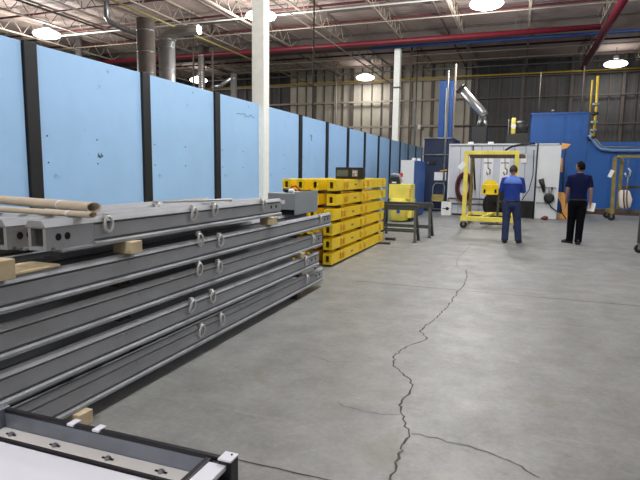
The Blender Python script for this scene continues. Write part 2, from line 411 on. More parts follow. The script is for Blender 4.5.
# high bay lamps
def lamp(x, y, label, z=8.3):
    t = thing('high_bay_lamp', label, 'lamp', (x, y, z), 'round high bay lamps')
    ob('lamp_housing', B().lathe([(.10, .52), (.15, .50), (.17, .34), (.15, .31)], (x, y, z-.02), 24), M['silver'], t)
    ob('lens', B().lathe([(.03, -.15), (.38, -.14), (.60, -.07), (.67, .02), (.62, .11), (.34, .24), (.14, .31)], (x, y, z-.02), 28), M['lamp'], t)  # dome made oversized to take in the glare around the lamp
    ob('hanger', B().cyl((x, y, z+.48), (x, y, ZT), .02, 8), M['pipeg'], t)
    return t
l0 = lamp(-23.1, 21.7, 'glowing round high bay lamp above the leftmost blue panels')
for x, y, l in ((-11.1, 22.1, 'glowing round high bay lamp seen behind the top of the nearest white column'),
                (-1.65, 23.3, 'glowing round high bay lamp at the top edge right of centre'),
                (-10.9, 38.4, 'glowing round high bay lamp in front of the tan back wall'),
                (5.1, 37.9, 'glowing round high bay lamp at the far right on the yellow gas pipe'),
                (-23.4, 36.0, 'small glowing lamp far off between the spiral ducts'),
                (9.5, 21.9, 'glowing high bay lamp out to the right of the hall'),
                (-1.65, 7.5, 'glowing high bay lamp over the middle of the floor'),
                (9.5, 7.5, 'glowing high bay lamp over the right of the floor'),
                (-1.65, 14.8, 'added high bay lamp above the view, brightening the white booth'), (9.5, 14.8, 'added high bay lamp above the view, to the right of the people'),  # row added to brighten the white booth; no such lamps are seen
                (-1.65, -5, 'glowing high bay lamp over the near end of the hall')):
    dup(l0, (x, y, 8.3), l)
def plight(x, y, p, z=8.02, r=.45):
    ld = bpy.data.lights.new('lamp_light', 'POINT'); ld.energy = p; ld.shadow_soft_size = r; ld.color = (1, .995, .985)
    o = bpy.data.objects.new('lamp_light', ld); C.objects.link(o); o.location = (x, y, z)
LP = 870
for x, y, k in ((-23.1, 21.7, 1.1), (-11.1, 22.1, 1.1), (-1.65, 23.3, 1.0), (9.5, 22.5, .5), (-1.65, 7.5, 1.35), (-1.65, 14.8, 1.0), (9.5, 14.8, .5), (9.5, 7.5, .6), (-1.65, -5, 1.3)):  # includes the lights of the added booth-brightening row
    plight(x, y, LP*k, 7.70, .42)

for x, y, p in ((-10.9, 38.4, 120), (5.1, 37.9, 60), (-23.4, 36.0, 120)):
    ld = bpy.data.lights.new('lamp_light', 'AREA'); ld.shape = 'DISK'; ld.size = 1.1; ld.energy = p; ld.color = (1, .995, .985)
    o = bpy.data.objects.new('lamp_light', ld); C.objects.link(o); o.location = (x, y, 8.11)

# ------------------------------------------------------------------ blue panel partition
PX = -6.4; P0 = 5.69-2.43
edges = [P0+2.425*i for i in range(0, 15)]
PH = 3.24
pan0 = None
names = ['%s light blue wall panel along the partition, counted from the left edge of the view' % o for o in ['nearest'] + ORD[1:]]
prev = None
POST0 = None
for i, y in enumerate(edges):
    if not (3 < i < 4) and abs(y-12.97) > .15:
        if POST0 is None:
            POST0 = tag(ob('partition_post', B().box(PX-.10, PX+.045, y-.105, y+.105, 0, PH+.012, .008), M['post'], base=(PX, y, 0)), 'black post at the near end of the partition, before the nearest blue panel', 'post', 'black partition posts')
        else:
            dup(POST0, (PX, y, 0), 'black post between blue panels, %s in the row from the left' % ORD[i-1 if i < 4 else i-2])
def blue_panel(y0, y1):
    t = thing('partition_panel', names[0], 'wall panel', (PX, (y0+y1)/2, 0), 'light blue partition panels')
    ob('sheet', B().box(PX-.05, PX+.0, y0, y1, .02, PH, .004), M['panel'], t)
    b = B()
    for z in (1.62, 2.0):
        for fr in (.06, .5): b.cyl((PX-.001, y0+(y1-y0)*fr, z), (PX+.006, y0+(y1-y0)*fr, z), .012, 8)
    ob('bolt', b, M['post'], t)
    ob('kick_rail', B().box(PX-.06, PX+.01, y0, y1, 0, .02), M['post'], t)
    return t
pp = blue_panel(edges[0]+.11, edges[1]-.11)
for i in range(1, 14):
    dup(pp, (PX, (edges[i]+edges[i+1])/2, 0), names[i])
# writing scrawled on panels
def scrawl(y, z, w, h, seed, label):
    random.seed(seed); b = B(); n = 9
    pts = [Vector((PX+.004, y+w*k/n, z+random.uniform(-h, h)/2)) for k in range(n+1)]
    b.tube(pts, .004, 5)
    o = ob('marker_scrawl', b, M['post']); return o
for args, idx in (((11.45, 2.9, .9, .1, 3, ''), 3), ((16.2, 2.62, .2, .22, 5, ''), 5), ((6.9, 1.75, .12, .1, 8, ''), 1)):
    o = scrawl(*args)
    par = sorted([q for q in bpy.data.objects if q.name.startswith('partition_panel')], key=lambda q: q.location.y)[idx]
    o.parent = par; o.location = -par.location

# ------------------------------------------------------------------ grey beam stack
GW = .075
def prof(x, z):   # x = centre, z = bottom
    half = [(.074, 0), (.078, .004), (.078, .022), (.068, .034), (.046, .036), (.046, .047), (.066, .050), (.068, .054), (.068, .142), (.066, .148), (.044, .150), (.044, .159), (.070, .160), (.073, .166), (.060, .186), (.045, .200)]
    top = half[:-1] + [(.050, .198), (.042, .200), (.036, .196), (.034, .150), (-.066, .146)]
    back = [(-.066, .034), (-.078, .022), (-.078, .004), (-.074, 0)]
    return [(x+u, z+v*.91) for u, v in top+back]
def ring_part(t, x, y, z, tilt=0.0, swing=0.0):
    """D ring hanging from a welded lug on the front face; x = face plane"""
    pts = []
    for k in range(16):
        a = 2*PI*k/16; u = .033*math.sin(a); v = -.046+.048*math.cos(a)
        yy = u*math.cos(tilt)-v*math.sin(tilt)*.0; 
        pts.append((x+.018+.012*math.cos(a)*swing+abs(u)*math.sin(tilt), y+u*math.cos(tilt)+v*swing, z+v))
    r = ob('lifting_ring', B().tube(pts, .0095, 8, closed=True), M['ring'], t)
    ob('lug', B().box(x-.014, x+.016, y-.018, y+.018, z-.012, z+.022, .004), M['ring'], t)
    return r
def grey_beam(y0, y1, rings, label, open_end=False, w=1.0, x=None, z=None, rz=0):
    t = thing('steel_beam', label, 'steel beam', (x, y0, z), 'grey steel beams in the stack')
    P = prof(x, z)
    if open_end:
        ys = y0+.36
        ob('beam_body', B().prism(P, 'Y', ys, y1-.0), M['gsteel'], t)
        # hollow end box
        b = B(); th = .008; X0, X1 = x-.066, x+.066; z1 = z+.150
        b.box(X0, X1, y0+.06, ys, z+.018, z+.034); b.box(X0, X1, y0, ys, z+.141, z1)
        b.box(X0, X0+th, y0+.03, ys, z+.034, z+.141); b.box(X1-th, X1, y0+.03, ys, z+.034, z+.141)
        b.box(X0, X0+.022, y0, y0+.03, z+.018, z+.141); b.box(X1-.022, X1, y0, y0+.03, z+.018, z+.141); b.box(X0+.022, X1-.022, y0, y0+.03, z+.018, z+.040)
        b.prism([(x+.074, z+.150), (x-.074, z+.150), (x-.05, z+.186), (x+.05, z+.186)], 'Y', y0-.01, ys+.02)
        e = ob('end_box', b, M['gsteel'], t)
        ob('bottom_flange', B().box(x-.078, x+.078, y0+.10, ys, z, z+.018, .003), M['gsteel'], t)
        for yy in (y0+.085, y0+.15):
            ob('bolt_hole', B().cyl((X1-.002, yy, z+.09), (X1+.0015, yy, z+.09), .021, 18), M['dark'], e)
    else:
        ob('beam_body', B().prism(P, 'Y', y0, y1), M['gsteel'], t)
        e = ob('end_plate', B().box(x-.06, x+.06, y1, y1+.012, z+.02, z+.165, .002), M['gsteel'], t)
        ob('bolt_hole', B().cyl((x-.0, y1+.011, z+.1), (x, y1+.0135, z+.1), .022, 16), M['dark'], e)
    if rings is not None:
        for ry, rzf, tl, sw in rings: ring_part(t, x+.068, ry+.07, z+rzf-.012, tl, sw)
        # bolt holes near the far end
        for yy in (y1-.25, y1-.13): ob('bolt_hole', B().cyl((x+.066, yy, z+.1), (x+.0695, yy, z+.1), .018, 14), M['dark'], t)
    return t
FX = -2.43 - .068          # centre of the front column
colx = [FX-.235*i for i in range(4)]
LZ = [.088, .328, .568, .806, 1.070]
LY = [(.85, 6.68), (.75, 6.50), (.9, 6.64), (.8, 6.97), (2.13, 5.32)]
lev = ['bottom', 'second', 'third', 'fourth', 'top']
cols = ['front', 'second', 'third', 'fourth', 'fifth']
RG = [[(3.64, .185, .15, .2), (3.95, .20, .3, -.1), (6.0, .18, .5, .2)],
      [(3.50, .19, .2, .35), (3.80, .20, .1, .05), (5.95, .18, .2, .1)],
      [(3.62, .23, .1, .1), (3.92, .20, .3, 0), (6.2, .18, .5, .2)],
      [(3.62, .235, .2, -.1), (3.94, .19, .1, 0), (6.45, .18, .4, .1)],
      [(2.60, .19, .1, 0), (3.55, .19, .3, .25), (3.86, .20, .3, .15), (4.78, .19, .4, 0)]]
for li in range(5):
    for ci in range(4):
        y0, y1 = LY[li]
        jit = random.uniform(-.05, .05)
        if li == 4:
            y0 = [2.21, 2.16, 2.3, 2.2][ci]; y1 = [5.32, 5.35, 5.12, 5.0][ci]
        elif ci: y0 += jit; y1 += [-.0, -.03, .02, .0, -.02][ci]
        ex = random.uniform(-.010, .010) if ci == 0 else 0
        ex = [.0, .008, .0, .004, .0][li] if ci == 0 else 0
        if li == 4: nm = {0: 'grey steel beam with open slotted end, topmost of the stack nearest the aisle', 1: 'grey steel beam with open end beside the topmost front one, under the tubes', 2: 'grey steel beam on the top layer, third back from the aisle', 3: 'grey steel beam on the top layer, nearest the blue panels'}[ci]
        elif ci == 0: nm = 'long grey steel beam with lifting rings, %s layer of the stack facing the aisle' % lev[li]
        else: nm = 'long grey steel beam on the %s layer of the stack, %s row back from the aisle' % (lev[li], cols[ci])
        rg = RG[li] if ci == 0 else ([(3.7, .205, 1.2, .8)] if li == 4 and ci == 2 else None)
        grey_beam(y0, y1, rg, nm, open_end=(li == 4 and ci < 2), x=(colx[ci] if li == 4 else (FX if ci == 0 else FX-.19-.16*ci))+ex, z=LZ[li])
# stickers (wood) between layers
def block(x0, x1, y0, y1, z0, z1, m, label, name='wood_block', group='wood spacer blocks', bev=.004):
    return tag(ob(name, B().box(x0, x1, y0, y1, z0, z1, bev), m, base=((x0+x1)/2, (y0+y1)/2, z0)), label, 'wood block', group)
RX = colx[-1]-.09
for (y, z0, z1, prot, m, l) in ((2.38, 0, .087, -2.372, 'wood', 'pale wood block on the floor under the near end of the grey stack'),
                      (5.9, 0, .087, -2.45, 'dwood', 'dark wood sleeper on the floor under the far end of the grey stack'),
                      (3.0, .271, .327, -2.50, 'dwood', 'dark sticker between the bottom two grey layers, near one'),
                      (5.92, .271, .327, -2.44, 'dwood', 'dark sticker between the bottom two grey layers, far one'),
                      (2.9, .511, .567, -2.50, 'dwood', 'dark sticker between the second and third grey layers, near one'),
                      (5.92, .511, .567, -2.40, 'wood', 'small tan block end poking out between the second and third grey layers'),
                      (2.9, .751, .805, -2.50, 'dwood', 'dark sticker between the third and fourth grey layers, near one'),
                      (5.9, .751, .805, -2.47, 'dwood', 'dark sticker between the third and fourth grey layers, far one'),
                      (2.88, .989, 1.069, -2.37, 'wood', 'pale wood block end poking out under the top grey beam near its open end'),
                      (5.04, .989, 1.069, -2.37, 'wood', 'tan wood block end poking out under the far end of the top grey beam')):
    block(-2.52 if z0 > .98 else (-3.09 if z0 > .75 else RX), prot, y-.055, y+.055, z0, z1, M[m], l)
block(-2.66, -2.37, 1.70, 1.96, .989, 1.09, M['wood'], 'chunky pine block on the fourth grey layer at the left edge of the view')
block(-2.66, -2.43, 1.985, 2.30, .989, 1.005, M['wood'], 'thin pine offcut lying flat beside the chunky pine block', 'wood_offcut')
block(-3.20, -3.10, 1.2, 5.0, .989, 1.069, M['dwood'], 'long dark bar added to fill the shaded gap between the fourth and top grey layers', 'gap_filler_bar')  # added bar that keeps the gap between the layers dark
block(-3.20, -3.10, 1.2, 5.0, .751, .805, M['dwood'], 'long dark bar added to fill the shaded gap between the third and fourth grey layers', 'gap_filler_bar')  # same added filler one layer down
# cardboard tubes across the top
def ctube(a, b_, r, label, bands):
    a, b_ = Vector(a), Vector(b_)
    t = thing('cardboard_tube', label, 'tube', a, 'cardboard tubes on the grey beams')
    ob('tube_wall', B().pipe(a, b_, r, r*.86, q=1.6), M['tube'], t)
    for f in bands:
        d = (b_-a).normalized(); p = a.lerp(b_, f)
        ob('tape_band', B().pipe(p-d*.012, p+d*.012, r*1.02, r*.99, q=1.6), M['paper'], t)
ctube(on_z(-75, 193.7, 1.292), on_z(94, 207.5, 1.292), .034, 'long tan cardboard tube with open end lying across the grey beams, upper and larger', (.86,))
ctube(on_z(-75, 204.5, 1.276), on_z(93, 215.0, 1.276), .019, 'thinner tan cardboard tube lying in front of and below the larger tube', (.88,))
# black pry bar on top
run('steel_pry_bar', [(-2.80, 3.75, 1.275), (-2.62, 4.4, 1.268), (-2.58, 4.5, 1.266)], [.010, .010, .016], M['ring'], 'slim steel bar lying on the top grey beams behind the rings', 'bar', n=8)

# grey enclosure at the far end of the grey stack
t = thing('electrical_enclosure', 'grey metal box with white label on the far end of the grey beams', 'metal box', (-2.85, 6.7, .989))
x0, x1, y0, y1 = -3.03, -2.66, 6.22, 7.04
ob('enclosure_body', B().box(x0, x1, y0, y1, 1.055, 1.265, .006).box(x0+.01, x1-.01, y0+.06, y1, .989, 1.054), M['gbox'], t)
ob('side_door', B().box(x1, x1+.012, y0+.0, y1, .992, 1.285, .004), M['gbox'], t)
ob('label_plate', B().box(-2.86, -2.79, y0-.004, y0, 1.13, 1.18), M['paper'], t)
ob('lower_recess', B().box(x0+.02, x1-.005, y0+.05, y0+.06, .99, 1.054), M['dark'], t)
t = thing('tool_pouch', 'small black and white bundle lying on top of the grey metal box', 'bundle', (-2.82, 6.45, 1.266))
ob('pouch', B().ball((-2.85, 6.42, 1.30), .045, .09, .034), M['bplast'], t)
ob('rag', B().ball((-2.76, 6.36, 1.295), .04, .05, .028), M['paper'], t)
ob('handle', B().tube([(-2.88, 6.6, 1.28), (-2.84, 6.55, 1.34), (-2.80, 6.6, 1.35), (-2.75, 6.66, 1.28)], .012, 8), M['red'], t)

# ------------------------------------------------------------------ yellow beam stack
YW, YH = .15, .178
def yellow_beam(x, y0, y1, z, label):
    t = thing('yellow_beam', label, 'steel beam', (x, y0, z), 'yellow steel beams in the stack')
    w = YW/2; th = .012; iw, ih0, ih1 = .027, .040, .138
    b = B().box(x-w, x+w, y0, y1, z, z+th).box(x-w, x+w, y0, y1, z+YH-th, z+YH).box(x-w, x-w+th, y0, y1, z+th, z+YH-th).box(x+w-th, x+w, y0, y1, z+th, z+YH-th)
    ob('beam_body', b, M['yel'], t)
    for ya, yb in ((y0-.008, y0+.004), (y1-.004, y1+.008)):
        b = B().box(x-w, x-iw, ya, yb, z, z+YH).box(x+iw, x+w, ya, yb, z, z+YH).box(x-iw, x+iw, ya, yb, z, z+ih0).box(x-iw, x+iw, ya, yb, z+ih1, z+YH)
        ob('end_frame', b, M['yel'], t)
    ob('inner_baffle', B().box(x-w+th, x+w-th, y0+.3, y0+.305, z+th, z+YH-th), M['dark'], t)
    L = y1-y0
    for f in (.13, .17, .47, .56, .90):
        yy = y0+L*f
        b = B().prism([(x+w, z+.03), (x+w+.022, z+.045), (x+w+.022, z+.13), (x+w, z+.16)], 'Y', yy-.028, yy+.028)
        ob('lug', b, M['ylug'], t)
    ob('tie_slot', B().box(x+w-.001, x+w+.0015, y0+L*.3, y0+L*.3+.14, z+.07, z+.1), M['yold'], t)
    return t
yz = [.04+.239*i for i in range(6)]
ys0 = [on_x(px, py, -2.79).y for px, py in ((331.6,265),(332,250),(332.2,233),(333,218),(335.5,201),(336,184))]
YX = -2.79-.075
ylev = ['bottom', 'second', 'third', 'fourth', 'fifth', 'top']
yb0 = yellow_beam(YX, 0, 3.48, 0, 'x')
first = True
for li in range(6):
    for ci in range(4):
        x = YX-[0, .31, .53, .82][ci]; y = ys0[li] + (0 if ci == 0 else [0, .06, -.04, .05][ci])
        l = ('yellow steel beam facing the aisle, %s layer counted up from the floor' % ylev[li]) if ci == 0 else 'yellow steel beam on the %s layer of its stack, %s row back from the aisle' % (ylev[li], cols[ci])
        if first:
            yb0.location = (x, y, yz[li]); yb0['label'] = l; first = False
        else: dup(yb0, (x, y, yz[li]), l)
for li in range(6):
    z0 = 0 if li == 0 else yz[li-1]+YH
    for k, y in enumerate((8.6, 9.9, 11.25)):
        pr = -2.83
        if li == 0 and k == 2: pr = -2.55
        m = M['dwood']; nm = 'dark'
        if k == 2 and li > 2: m = M['panel']; nm = 'pale blue'; pr = -2.77
        block(YX-.82-.09, pr, y-.05, y+.05, z0+.0005, yz[li]-.0005, m, '%s spacer under the %s layer of yellow beams, %s one' % (nm, ylev[li], ['near', 'middle', 'far'][k]), 'spacer_bar', 'spacers in the yellow stack')
block(-2.83, -2.60, 11.95, 12.05, 0.0, .05, M['dwood'], 'short dark timber on the floor poking out at the far end of the yellow stack')
# boxy black frame on the yellow stack
zt = yz[5]+YH
t = thing('display_unit', 'black framed unit with a dull screen standing on the yellow beams', 'display unit', (-2.98, 9.5, zt))
ob('case', B().box(-3.23, -2.70, 9.5, 9.66, zt+.001, zt+.215, .008), M['bplast'], t)
ob('screen', B().box(-3.20, -2.98, 9.49, 9.5, zt+.05, zt+.165), M['screen'], t)
ob('button_panel', B().box(-2.90, -2.80, 9.49, 9.5, zt+.05, zt+.165), M['gbox'], t)
for k in range(4): ob('button', B().cyl((-2.87+.04*(k % 2), 9.489, zt+.08+.05*(k//2)), (-2.87+.04*(k % 2), 9.48, zt+.08+.05*(k//2)), .012, 10), M['red'] if k == 0 else M['paper'], t)

# ------------------------------------------------------------------ sawhorses
def sawhorse(xl, xr, y, h, label):
    t = thing('sawhorse', label, 'sawhorse', ((xl+xr)/2, y, 0), 'metal sawhorses')
    ob('top_rail', B().box(xl, xr, y-.05, y+.05, h-.10, h, .006), M['sawg'], t)
    ob('rail_pad', B().box(xl+.02, xr-.02, y-.06, y+.06, h, h+.025, .004), M['sawg'], t)
    for x in (xl+.08, xr-.08):
        for s in (-1, 1):
            sx = .05 if x > (xl+xr)/2 else -.05
            ob('leg', B().bar((x, y+s*.03, h-.09), (x+sx, y+s*.24, .012), .055, .055).box(x+sx-.045, x+sx+.045, y+s*.24-.04, y+s*.24+.04, 0, .012), M['sawg'], t)
        ob('end_brace', B().box(x-.02+sx*.6, x+.02+sx*.6, y-.18, y+.18, .26, .30), M['sawg'], t)
    for s in (-1, 1): ob('stretcher', B().box(xl+.05, xr-.05, y+s*.18-.02, y+s*.18+.02, .22, .26), M['sawg'], t)
    return t
sawhorse(-3.35, -2.08, 12.0, .80, 'dark steel sawhorse beside the yellow stack, the nearer one')
sawhorse(-3.15, -1.92, 13.05, .80, 'dark steel sawhorse behind the nearer one, further right')

# ------------------------------------------------------------------ cabinets and yellow machine
t = thing('tool_cabinet', 'tall cabinet with white front and blue side at the end of the partition', 'cabinet', (-3.4, 18.4, 0))
ob('carcass', B().box(-3.78, -3.345, 18.02, 20.3, .05, 1.955, .01), M['mblue'], t)
ob('door', B().box(-3.79, -3.34, 18.0, 18.018, .06, 1.96, .003), M['bwhite'], t)
ob('plinth', B().box(-3.76, -3.36, 18.06, 20.2, 0, .05), M['rubber'], t)
ob('side_label', B().box(-3.345, -3.340, 18.35, 18.85, 1.0, 1.3), M['ductb'], t)
for dx, l in ((0, 'small white carton on the tall cabinet, left one'), (.17, 'small white carton on the tall cabinet, right one')):
    tag(ob('carton', B().box(-3.52+dx, -3.40+dx-.01, 18.5, 18.65, 1.956, 2.05-dx*.1, .004), M['paper'], base=(-3.46+dx, 18.57, 1.956)), l, 'carton', 'cartons on the cabinet')
t = thing('yellow_machine_cabinet', 'yellow steel cabinet with a round drum front standing before the white cabinet', 'machine', (-3.4, 16.8, 0))
a = on_y(389, 184, 16.6); c = on_y(410.5, 197, 16.6)
ob('upper_box', B().box(a.x, c.x, 16.6, 17.3, .72, a.z, .01), M['yel2'], t)
ob('lower_cabinet', B().box(-3.42, -3.13, 16.72, 17.28, .12, .72, .01), M['yel2'], t)
ob('drum', B().lathe([(.24, .0), (.30, .03), (.30, .65), (.26, .70)], (-3.55, 16.75, .03), 28), M['yel2'], t)
ob('drum_cap', B().cyl((-3.5, 16.46, .33), (-3.5, 16.44, .33), .06, 16), M['ductb'], t)
ob('foot', B().box(-3.40, -3.15, 16.75, 17.25, 0, .12), M['rubber'], t)
b = B()
for k in range(4): b.box(-3.20, -3.16, 16.594, 16.60, .80+k*.07, .83+k*.07)
ob('warning_text', b, M['red'], t)
t = thing('power_tool_case', 'black tool case with grey and red tools heaped on the yellow cabinet', 'tool case', (-3.6, 16.85, a.z))
ob('case', B().box(-3.88, -3.56, 16.68, 17.0, a.z+.001, a.z+.22, .012), M['bplast'], t)
ob('latch', B().box(-3.78, -3.64, 16.67, 16.68, a.z+.03, a.z+.07), M['paper'], t)
ob('tool_body', B().tube([(-3.85, 16.8, a.z+.27), (-3.7, 16.8, a.z+.30), (-3.58, 16.8, a.z+.27), (-3.50, 16.8, a.z+.06)], [.05, .06, .05, .035], 10), M['gbox'], t)
ob('tool_grip', B().box(-3.58, -3.47, 16.78, 16.86, a.z+.22, a.z+.35, .01), M['red'], t)

# ------------------------------------------------------------------ navy booth, ducts
bz = on_y(430, 138, 22).z
t = thing('navy_booth', 'dark navy blue metal enclosure with pipe frame beside the white booth', 'enclosure', (-3.15, 22.5, 0))
ob('booth_body', B().box(-3.74, -2.56, 22.0, 24.6, 0, bz, .01), M['navy'], t)
b = B().tube([(-3.74, 21.95, bz-.02), (-2.57, 21.95, bz-.02)], .03, 8).tube([(-3.74, 21.95, 2.27), (-2.57, 21.95, 2.27)], .035, 8).tube([(-2.86, 21.95, .02), (-2.86, 21.95, bz+2.6)], .04, 8).tube([(-3.72, 21.95, .02), (-3.72, 21.95, bz)], .03, 8)
ob('pipe_frame', b, M['pipeg'], t)
ob('notice_sheet', B().box(*sorted((on_y(434, 0+180, 21.98).x, on_y(446, 180, 21.98).x)), 21.985, 21.995, 1.25, 1.58), M['paper'], t)
ob('red_handle', B().tube([on_y(440, 171, 21.94), on_y(447, 170, 21.94)], .03, 8), M['orange'], t)
ob('knob', B().ball(on_y(428, 163, 21.96), .05, .04, .05), M['pipeg'], t)
ob('junction_box', B().box(-3.45, -3.2, 21.9, 21.998, 1.9, 2.05, .01), M['bplast'], t)
def vduct(x0, x1, y0, y1, z0, z1, label):
    return tag(ob('square_duct', B().box(x0, x1, y0, y1, z0, z1, .01), M['ductb'], base=(x0, y0, z0)), label, 'duct', 'blue square ducts')
dz = on_y(440, 81, 23.4).z; dx_ = lambda p: on_y(p, 110, 23.4).x
vduct(dx_(438.8), dx_(444.6), 23.4, 23.9, bz+.003, dz, 'wider blue square duct rising from the navy enclosure')
vduct(dx_(448.6), dx_(452.6), 23.4, 23.8, bz+.003, dz, 'narrower blue square duct rising from the navy enclosure')
run('silver_riser', [(dx_(446.4), 23.3, bz+.003), (dx_(446.4), 23.3, on_y(446, 88, 23.3).z)], .035, M['white'], 'shiny white pipe standing between the two blue ducts', 'pipe')
run('grey_riser', [(on_y(454.5, 100, 22.7).x, 22.7, bz+.003), (on_y(454.5, 100, 22.7).x, 22.7, on_y(454, 64, 22.7).z)], .04, M['cream'], 'tall grey pipe rising just right of the blue ducts', 'pipe')
t = thing('hand_truck', 'pale hand truck leaning on the navy enclosure', 'hand truck', (-3.1, 21.5, 0))
h0, h1 = on_y(431, 212, 21.4).x, on_y(442.5, 212, 21.4).x
ob('frame', B().tube([(h0, 21.45, .12), (h0, 21.72, 1.02), (h0+.08, 21.76, 1.14), (h1-.08, 21.76, 1.14), (h1, 21.72, 1.02), (h1, 21.45, .12)], .025, 8), M['pipeg'], t)
ob('back_plate', B().bar(((h0+h1)/2, 21.49, .42), ((h0+h1)/2, 21.58, .70), h1-h0, .02, up=(0, 1, 0)), M['yold'], t)
ob('toe_plate', B().box(h0, h1, 21.2, 21.45, .01, .025), M['pipeg'], t)
for x in (h0-.05, h1+.05): ob('wheel', B().lathe([(.1, -.03), (.12, -.02), (.12, .02), (.1, .03)], (x, 21.55, .12), 18, 'X'), M['rubber'], t)
ob('axle', B().cyl((h0-.05, 21.55, .12), (h1+.05, 21.55, .12), .015, 8), M['pipeg'], t)
# white carton with logo
p0, p1 = on_y(441, 215, 20.1), on_y(451.5, 202, 20.1)
t = thing('shipping_carton', 'white carton with black mark standing on the floor by the white booth', 'carton', ((p0.x+p1.x)/2, 20.2, 0))
ob('carton_body', B().box(p0.x, p1.x, 20.05, 20.30, 0, p1.z, .005), M['paper'], t)
zz = p1.z*.5
ob('printed_mark', B().cyl((p1.x-.14, 20.049, zz), (p1.x-.14, 20.044, zz), .06, 16).box(p0.x+.05, p1.x-.06, 20.044, 20.049, zz-.015, zz+.015), M['ink'], t)
tag(ob('brass_valve', B().lathe([(.05, 0), (.05, .04), (.03, .05), (.03, .10), (.06, .12)], ((p0.x+p1.x)/2+.05, 20.18, p1.z+.001), 12), M['yold'], base=((p0.x+p1.x)/2, 20.18, p1.z)), 'small brass fitting on top of the white carton', 'fitting')

# ------------------------------------------------------------------ white booth
BZ = 2.54
t = thing('paint_booth', 'long white metal booth wall behind the yellow gantry', 'booth', (-1.0, 20.0, 0))
xa, xb = -2.47, .52
ob('front_panel', B().box(xa, xb, 20.45, 20.53, .05, BZ, .004), M['booth'], t)
ob('left_return', B().box(xa-.04, xa, 20.4, 23.0, 0, BZ+.02), M['bwhite'], t)
ob('roof_edge', B().box(xa-.04, xb+.7, 20.39, 23.0, BZ+.02, BZ+.08, .004), M['bwhite'], t)
ob('sill', B().box(xa, xb, 20.36, 20.45, 0, .06), M['rubber'], t)
b = B()
for k in range(1, 8):
    x = xa+(xb-xa)*k/8; b.box(x-.012, x+.012, 20.435, 20.45, .08, BZ)
ob('seam', b, M['gbox'], t)
xc, xd = on_y(535.5, 180, 20.0).x, on_y(562, 143, 20.0).x
b = B(); xe = on_y(556, 220, 20.0).x
b.prism([(xc, .02), (xe, .02), (xd, 2.53), (xc, 2.53)], 'Y', 20.0, 20.06)
ob('side_panel', b, M['bwhite'], t)
ob('side_panel_cap', B().box(xc, xd, 19.99, 20.07, 2.53, 2.56), M['gbox'], t)
for zz_ in (.62, .42): ob('low_rail', B().cyl((xa+.02, 20.3, zz_), (-1.2, 20.3, zz_), .03, 8).box(-1.22, -1.18, 20.28, 20.448, zz_-.02, zz_+.02), M['girder'], t)
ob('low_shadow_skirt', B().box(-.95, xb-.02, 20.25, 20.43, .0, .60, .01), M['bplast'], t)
ob('black_mast', B().cyl((xc, 19.95, 0), (xc, 19.95, 2.62), .025, 8), M['bplast'], t)
pz = lambda px, py: on_y(px, py, 19.9)
b = B().tube([pz(536, 187), pz(556, 188)], .018, 8).tube([pz(536, 203), pz(552, 203)], .018, 8).bar(pz(556, 188), pz(556, 188)+Vector((0, .1, 0)), .02)
ob('tool_rail', b, M['pipeg'], t)
def hang(name, label, cat, parts, loc):
    q = thing(name, label, cat, loc)
    for nm, bb, m in parts: ob(nm, bb, m, q)
    return q
p = pz(542, 184)
hang('spray_gun', 'black spray gun hanging from the rail on the white panel', 'spray gun', [('gun_body', B().tube([pz(541, 179), pz(543, 186), pz(544, 192)], [.09, .07, .04], 8), M['bplast']), ('trigger', B().bar(pz(543, 184), pz(546, 188), .03), M['bplast'])], p)
hang('clip_tool', 'small dark clamp hanging on the rail right of the spray gun', 'clamp', [('jaw', B().tube([pz(552, 187), pz(552, 190)], .03, 6), M['bplast']), ('tip', B().tube([pz(552, 190), pz(551, 193)], .014, 6), M['pipeg'])], pz(552, 188))
hang('cable_reel', 'black cable reel hanging low on the white panel', 'reel', [('drum', B().lathe([(.1, -.1), (.17, -.08), (.17, .04), (.1, .06)], pz(549, 198), 20, 'Y'), M['bplast']), ('bracket', B().bar(pz(549, 188), pz(549, 195), .03), M['pipeg'])], pz(549, 198))
run('air_hose', [pz(549, 203), pz(551, 207), pz(556, 211), pz(562, 215)+Vector((0, 0, .06)), pz(566, 219)], .02, M['rubber'], 'black hose trailing from the cable reel down to the floor', 'hose')
run('red_rag_hose', [(xc+.45, 19.75, .07), (xc+.35, 19.72, .10), (xc+.28, 19.7, .06), (xc+.42, 19.62, .05)], .05, M['maroon'], 'dark red rag heaped on the floor below the white panel', 'rag')
run('overhead_hose', [pz(505, 150)+Vector((0, .3, 0)), pz(512, 146)+Vector((0, .3, 0)), pz(522, 144)+Vector((0, .2, 0)), pz(535, 143.5)], .035, M['rubber'], 'black hose curving along the top of the white booth', 'hose')
run('side_hose', [pz(534, 150), pz(533, 175), pz(529, 190), pz(522, 200)], .015, M['rubber'], 'thin black hose slanting down beside the black mast', 'hose')
# hose coil on the booth wall
c0 = on_y(464, 187, 20.3)
t = thing('hose_reel', 'maroon hose coil hanging on the left of the white booth', 'hose reel', c0)
for k, (rx, rz_, dy) in enumerate(((.30, .52, 0), (.26, .45, -.03), (.21, .38, .03))):
    ob('hose_loop', B().tube([(c0.x+rx*math.cos(2*PI*j/28)*.95, c0.y+dy+.01*math.sin(j), c0.z+rz_*math.sin(2*PI*j/28)) for j in range(28)], .04, 8, closed=True), [M['maroon'], M['rubber'], M['maroon']][k], t)
ob('hook', B().box(c0.x-.05, c0.x+.05, c0.y-.03, 20.45, c0.z+.36, c0.z+.44), M['pipeg'], t)
